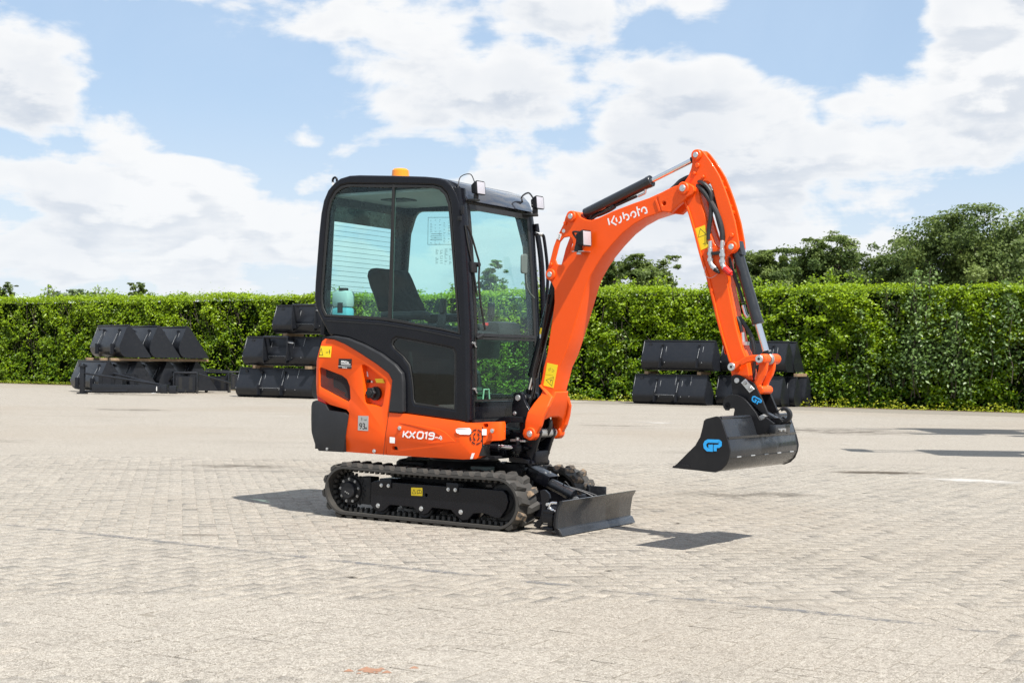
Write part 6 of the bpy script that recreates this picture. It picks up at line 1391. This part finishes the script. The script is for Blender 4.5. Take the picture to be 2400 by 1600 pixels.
# middle stack, three high, partly behind the excavator
for k, (dx, w_, stl) in enumerate(((0, 2.5, 1), (.2, 2.45, 2), (1.15, 2.3, 2))):
    loader_bucket(['bottom loader bucket of the stack beside the excavator tail', 'middle loader bucket with a hitch frame beside the excavator tail', 'top loader bucket of the stack beside the excavator tail'][k], GS, w_, .85, .80-.02*k, HP(18.35+dx, -6.25, k*.865), R(-27), 0, k, stl)
for (x, z, lb_) in ((17.7, .79, 'wood block under the left end of the middle bucket'), (19.5, .79, 'wood block under the right end of the middle bucket, by the orange engine cover'), (18.75, 1.655, 'wood block under the top bucket beside the cab')):
    woodblock(lb_, HP(x, -5.9, z), R(-27), .8)
# ------------------------------------------------------------------ steel attachment frames lying before the left stack
def gpx(u, v): # ground point seen at a picture position, used once to lay things out on the yard
    a = (u-1200)/F_PX; d = CAM_H*F_PX/(v-(828+.0138*u)); return Vector((a*d, d, 0))
def frame_a():
    root = empty('steel_frame', (-11.95, 40.1, 0), R(-8)); tag(root, 'long flat black steel frame with an upright post, before the left bucket stack', 'steel frame')
    part('post', MB().box(-.06, .06, -.06, .06, 0, .78, ch=.008).box(-.09, .09, -.09, .09, .75, .79), 'loader', root)
    part('post_foot', MB().box(-.12, .12, -.1, .1, 0, .04), 'loader', root)
    part('lower_beam', MB().box(.3, 2.35, -.05, .05, .06, .28, ch=.01), 'loader', root)
    part('base_tube', MB().cyl((0, .0, .07), (1.35, -.05, .10), .035, n=10), 'loader', root)
    part('brace', MB().cyl((.03, 0, .58), (2.25, 0, .30), .030, n=10), 'loader', root)
    part('brace', MB().cyl((.75, .35, .58), (2.3, .1, .26), .030, n=10), 'loader', root)
    part('top_rail', MB().box(.6, 1.7, .38, .44, .52, .58), 'loader', root)
    for x in (.35, .72, 1.05, 1.4): part('upright', MB().box(x-.05, x+.05, .38, .43, .05, .55), 'loader', root)
    part('bolted_end', MB().box(2.30, 2.48, -.08, .08, .05, .30, ch=.01).box(2.55, 2.75, -.08, .08, .05, .27, ch=.01), 'loader', root)
    part('end_rail', MB().box(2.35, 3.0, -.04, .04, .10, .18), 'loader', root)
    part('white_tag', MB().box(2.18, 2.20, -.07, -.06, .12, .24), 'white', root)
def frame_b(label, loc, rz, s=1.0):
    root = empty('steel_frame', loc, rz); tag(root, label, 'steel frame')
    part('back_plate', MB().box(-.30*s, .30*s, -.02, .02, .04, .50), 'loader', root)
    for x in (-.34, .34): part('cheek', MB().box(x*s-.02, x*s+.02, -.10, .12, .0, .60, ch=.01), 'loader', root)
    part('top_tube', MB().cyl((-.34*s, 0, .60), (.34*s, 0, .60), .035, n=10), 'loader', root)
    part('brace', MB().cyl((-.34*s, .05, .58), (-.75*s, .3, .10), .028, n=8), 'loader', root)
    part('brace', MB().cyl((.30*s, .1, .58), (.30*s+.9, .9, .30), .028, n=8), 'loader', root)
    part('rear_rail', MB().cyl((-.3*s, .1, .62), (-1.2*s, 1.0, .66), .028, n=8), 'loader', root)
    part('slot', MB().box(-.20*s, -.10*s, -.024, -.019, .10, .46).box(.10*s, .20*s, -.024, -.019, .10, .46), 'ink', root)
    return root
frame_a()
frame_b('black steel frame with two slots standing before the left bucket stack', gpx(437, 921), R(4))
frame_b('taller black steel frame right of the slotted frame, nearest the middle stack', gpx(512, 919), R(-6), 1.05)
frame_b('black steel frame half hidden behind the long flat frame', gpx(368, 913), R(12), .9)
frame_b('black steel frame squeezed between the frames and the middle bucket stack', gpx(556, 915), R(20), .7)
# scraps on the yard
pw = gpx(358, 922); sc = MB().add([(0, 0, .004), (.22, .02, .03), (.28, .12, .006), (.10, .16, .05), (-.05, .10, .004)], [(0, 1, 3), (1, 2, 3), (0, 3, 4)]).build('plastic_scrap', M['white'], smooth=False); sc.location = pw; tag(sc, 'crumpled white plastic scrap on the ground before the long steel frame', 'scrap')
def dry_leaf(u, v, s, rz, label, mat):
    p = gpx(u, v); o = MB().add([(-1, 0, .15), (0, -.45, .3), (1, 0, .12), (0, .5, .22), (0, 0, .05)], [(0, 1, 4), (1, 2, 4), (2, 3, 4), (3, 0, 4)]).build('dry_leaf', mat, smooth=False)
    o.scale = (s, s, s*.5); o.location = p+Vector((0, 0, .002)); o.rotation_euler = (0, 0, rz); tag(o, label, 'leaf')
M['dry'] = paint('dry_leaf', (.10, .085, .065), .8, dirt=.4); M['clay'] = paint('orange_clay', (.26, .145, .095), .95, dirt=.3, bump=1.)
dry_leaf(1435, 1337, .030, .2, 'small grey dry leaf on the pavers in front of the blade', M['dry'])
dry_leaf(1595, 1226, .030, .1, 'small grey dry leaf right of the blade above the bucket shadow', M['dry'])
dry_leaf(833, 1352, .035, -.1, 'grey dry leaf on the pavers below the near track', M['dry'])
dry_leaf(990, 1330, .015, .3, 'tiny dark twig bit on the cement strip', M['dry'])
dry_leaf(370, 1502, .008, .3, 'black speck on the pavers at the lower left', M['ink'])
dry_leaf(1530, 1240, .018, .8, 'curled dark leaf beside the blade tip', M['dry'])
pc = gpx(882, 1567); mb = MB()
for k in range(26):
    a = rng.uniform(0, 6.28); r_ = abs(rng.normal(0, .045)); s = rng.uniform(.006, .020); x, y = r_*math.cos(a)*1.3, r_*math.sin(a)*.8
    mb.add([(x-s, y-s*.6, .001), (x+s, y-s*.4, .001), (x+s*.6, y+s*.7, .001), (x-s*.7, y+s*.5, .001), (x, y, s*.45)], [(0, 1, 4), (1, 2, 4), (2, 3, 4), (3, 0, 4)])
cl_ = mb.build('clay_crumbs', M['clay'], smooth=False); cl_.location = pc; tag(cl_, 'patch of crumbled orange clay on the pavers at the bottom of the photo', 'clay', kind='stuff')

# ------------------------------------------------------------------ added shadow casters outside the right edge, shaped for the shadows in the yard
def parked_arm(name, label, sh, z, L, w, extras):
    """sh: where the shadow of the arm's free end falls on the yard"""
    k = Vector((sun_dir.x/sun_dir.z*z, sun_dir.y/sun_dir.z*z, 0)); e = Vector((sh[0], sh[1], 0))+k
    root = empty(name, (e.x+L, e.y, 0)); tag(root, label, 'shadow caster')
    part('mast', MB().box(-.12, .12, -.12, .12, 0, z+.3, ch=.01), 'loader', root)
    part('base_plate', MB().box(-.5, .5, -.5, .5, 0, .06, ch=.01), 'loader', root)
    part('arm', MB().box(-L, 0, -w/2, w/2, z-.06, z+.06, ch=.01), 'loader', root)
    for (a, b, c, d, h) in extras: part('bracket', MB().box(-L+a, -L+b, c, d, z-h, z+.02, ch=.01), 'loader', root)  # plates sized only for the outline of the cast shadow
g1_ = gpx(2165, 1056); g2_ = gpx(2110, 1004)
parked_arm('lift_mast', 'added black shadow caster outside the right edge whose arm throws the nearer long shadow', g1_, 5.4, 6.4, .50, [(-.05, 1.1, -.85, .22, .1), (-.95, 0, -.05, .02, .03), (-1.0, -.7, -.30, .25, .05), (-.9, 0, -.38, -.33, .03), (1.1, 1.6, -1.2, -.75, .05), (.2, 1.3, -.95, -.90, .03)])
parked_arm('lift_mast', 'added black shadow caster outside the right edge whose arm throws the farther long shadow', g2_, 9.5, 8.0, .42, [(.2, 1.9, -1.5, .3, .1), (-.8, .3, -.2, -.03, .03), (-.3, .9, -1.9, -1.55, .03), (1.2, 2.2, -2.3, -1.9, .03)])

# stains worn into the far half of the yard
def stain_mat(name, c, lo, hi, amt):
    mt, t, b = new_mat(name); g = t.node('ShaderNodeTexCoord').outputs['Generated']; gp_ = t.node('ShaderNodeNewGeometry').outputs['Position']
    vm = t.node('ShaderNodeVectorMath', operation='DISTANCE'); t.l.new(g, vm.inputs[0]); vm.inputs[1].default_value = (.5, .5, .5)
    rad = t.mapr(vm.outputs['Value'], .12, .5, 1, 0); n_ = t.mapr(t.noise(gp_, 2.6, 8, .7, .5), lo, hi)
    b.inputs['Base Color'].default_value = (*c, 1); b.inputs['Roughness'].default_value = .9; b.inputs['Specular IOR Level'].default_value = .15
    t.put(b.inputs['Alpha'], t.math('MULTIPLY', t.math('MULTIPLY', rad, n_), amt)); return mt
M['stain_dark'] = stain_mat('oily_dirt_stain', (.085, .068, .052), .30, .52, .85); M['stain_pale'] = stain_mat('chalky_scuff', (.52, .50, .47), .40, .60, .8)
M['stain_soft'] = stain_mat('faint_dirt_stain', (.11, .095, .078), .38, .66, .55)
for k, (u, v, wd_, dp, mt_) in enumerate(((2062, 1107, .62, .24, 'stain_dark'), (2275, 1126, .85, .22, 'stain_pale'), (1960, 1010, 2.2, 1.3, 'stain_soft'), (1450, 997, 1.0, .35, 'stain_soft'),
        (1540, 990, .7, .25, 'stain_pale'), (310, 960, 1.4, .5, 'stain_soft'), (560, 1092, .9, .35, 'stain_soft'), (1760, 1160, .9, .5, 'stain_soft'), (640, 1288, .22, .05, 'stain_soft'), (450, 1252, .30, .06, 'stain_soft'))):
    p = gpx(u, v); rz = HY if k % 3 else HY+.5; c_s, s_s = math.cos(rz), math.sin(rz); ring_ = [(math.cos(a)*wd_, math.sin(a)*dp) for a in [2*math.pi*i/28 for i in range(28)]]
    zz = .0022+.0004*(k % 3)
    st_o = MB().add([(x*c_s-y*s_s, x*s_s+y*c_s, 0) for x, y in ring_], [tuple(range(28))]).build('ground_stain', M[mt_], pav, smooth=False); st_o.location = (p.x, p.y, zz)
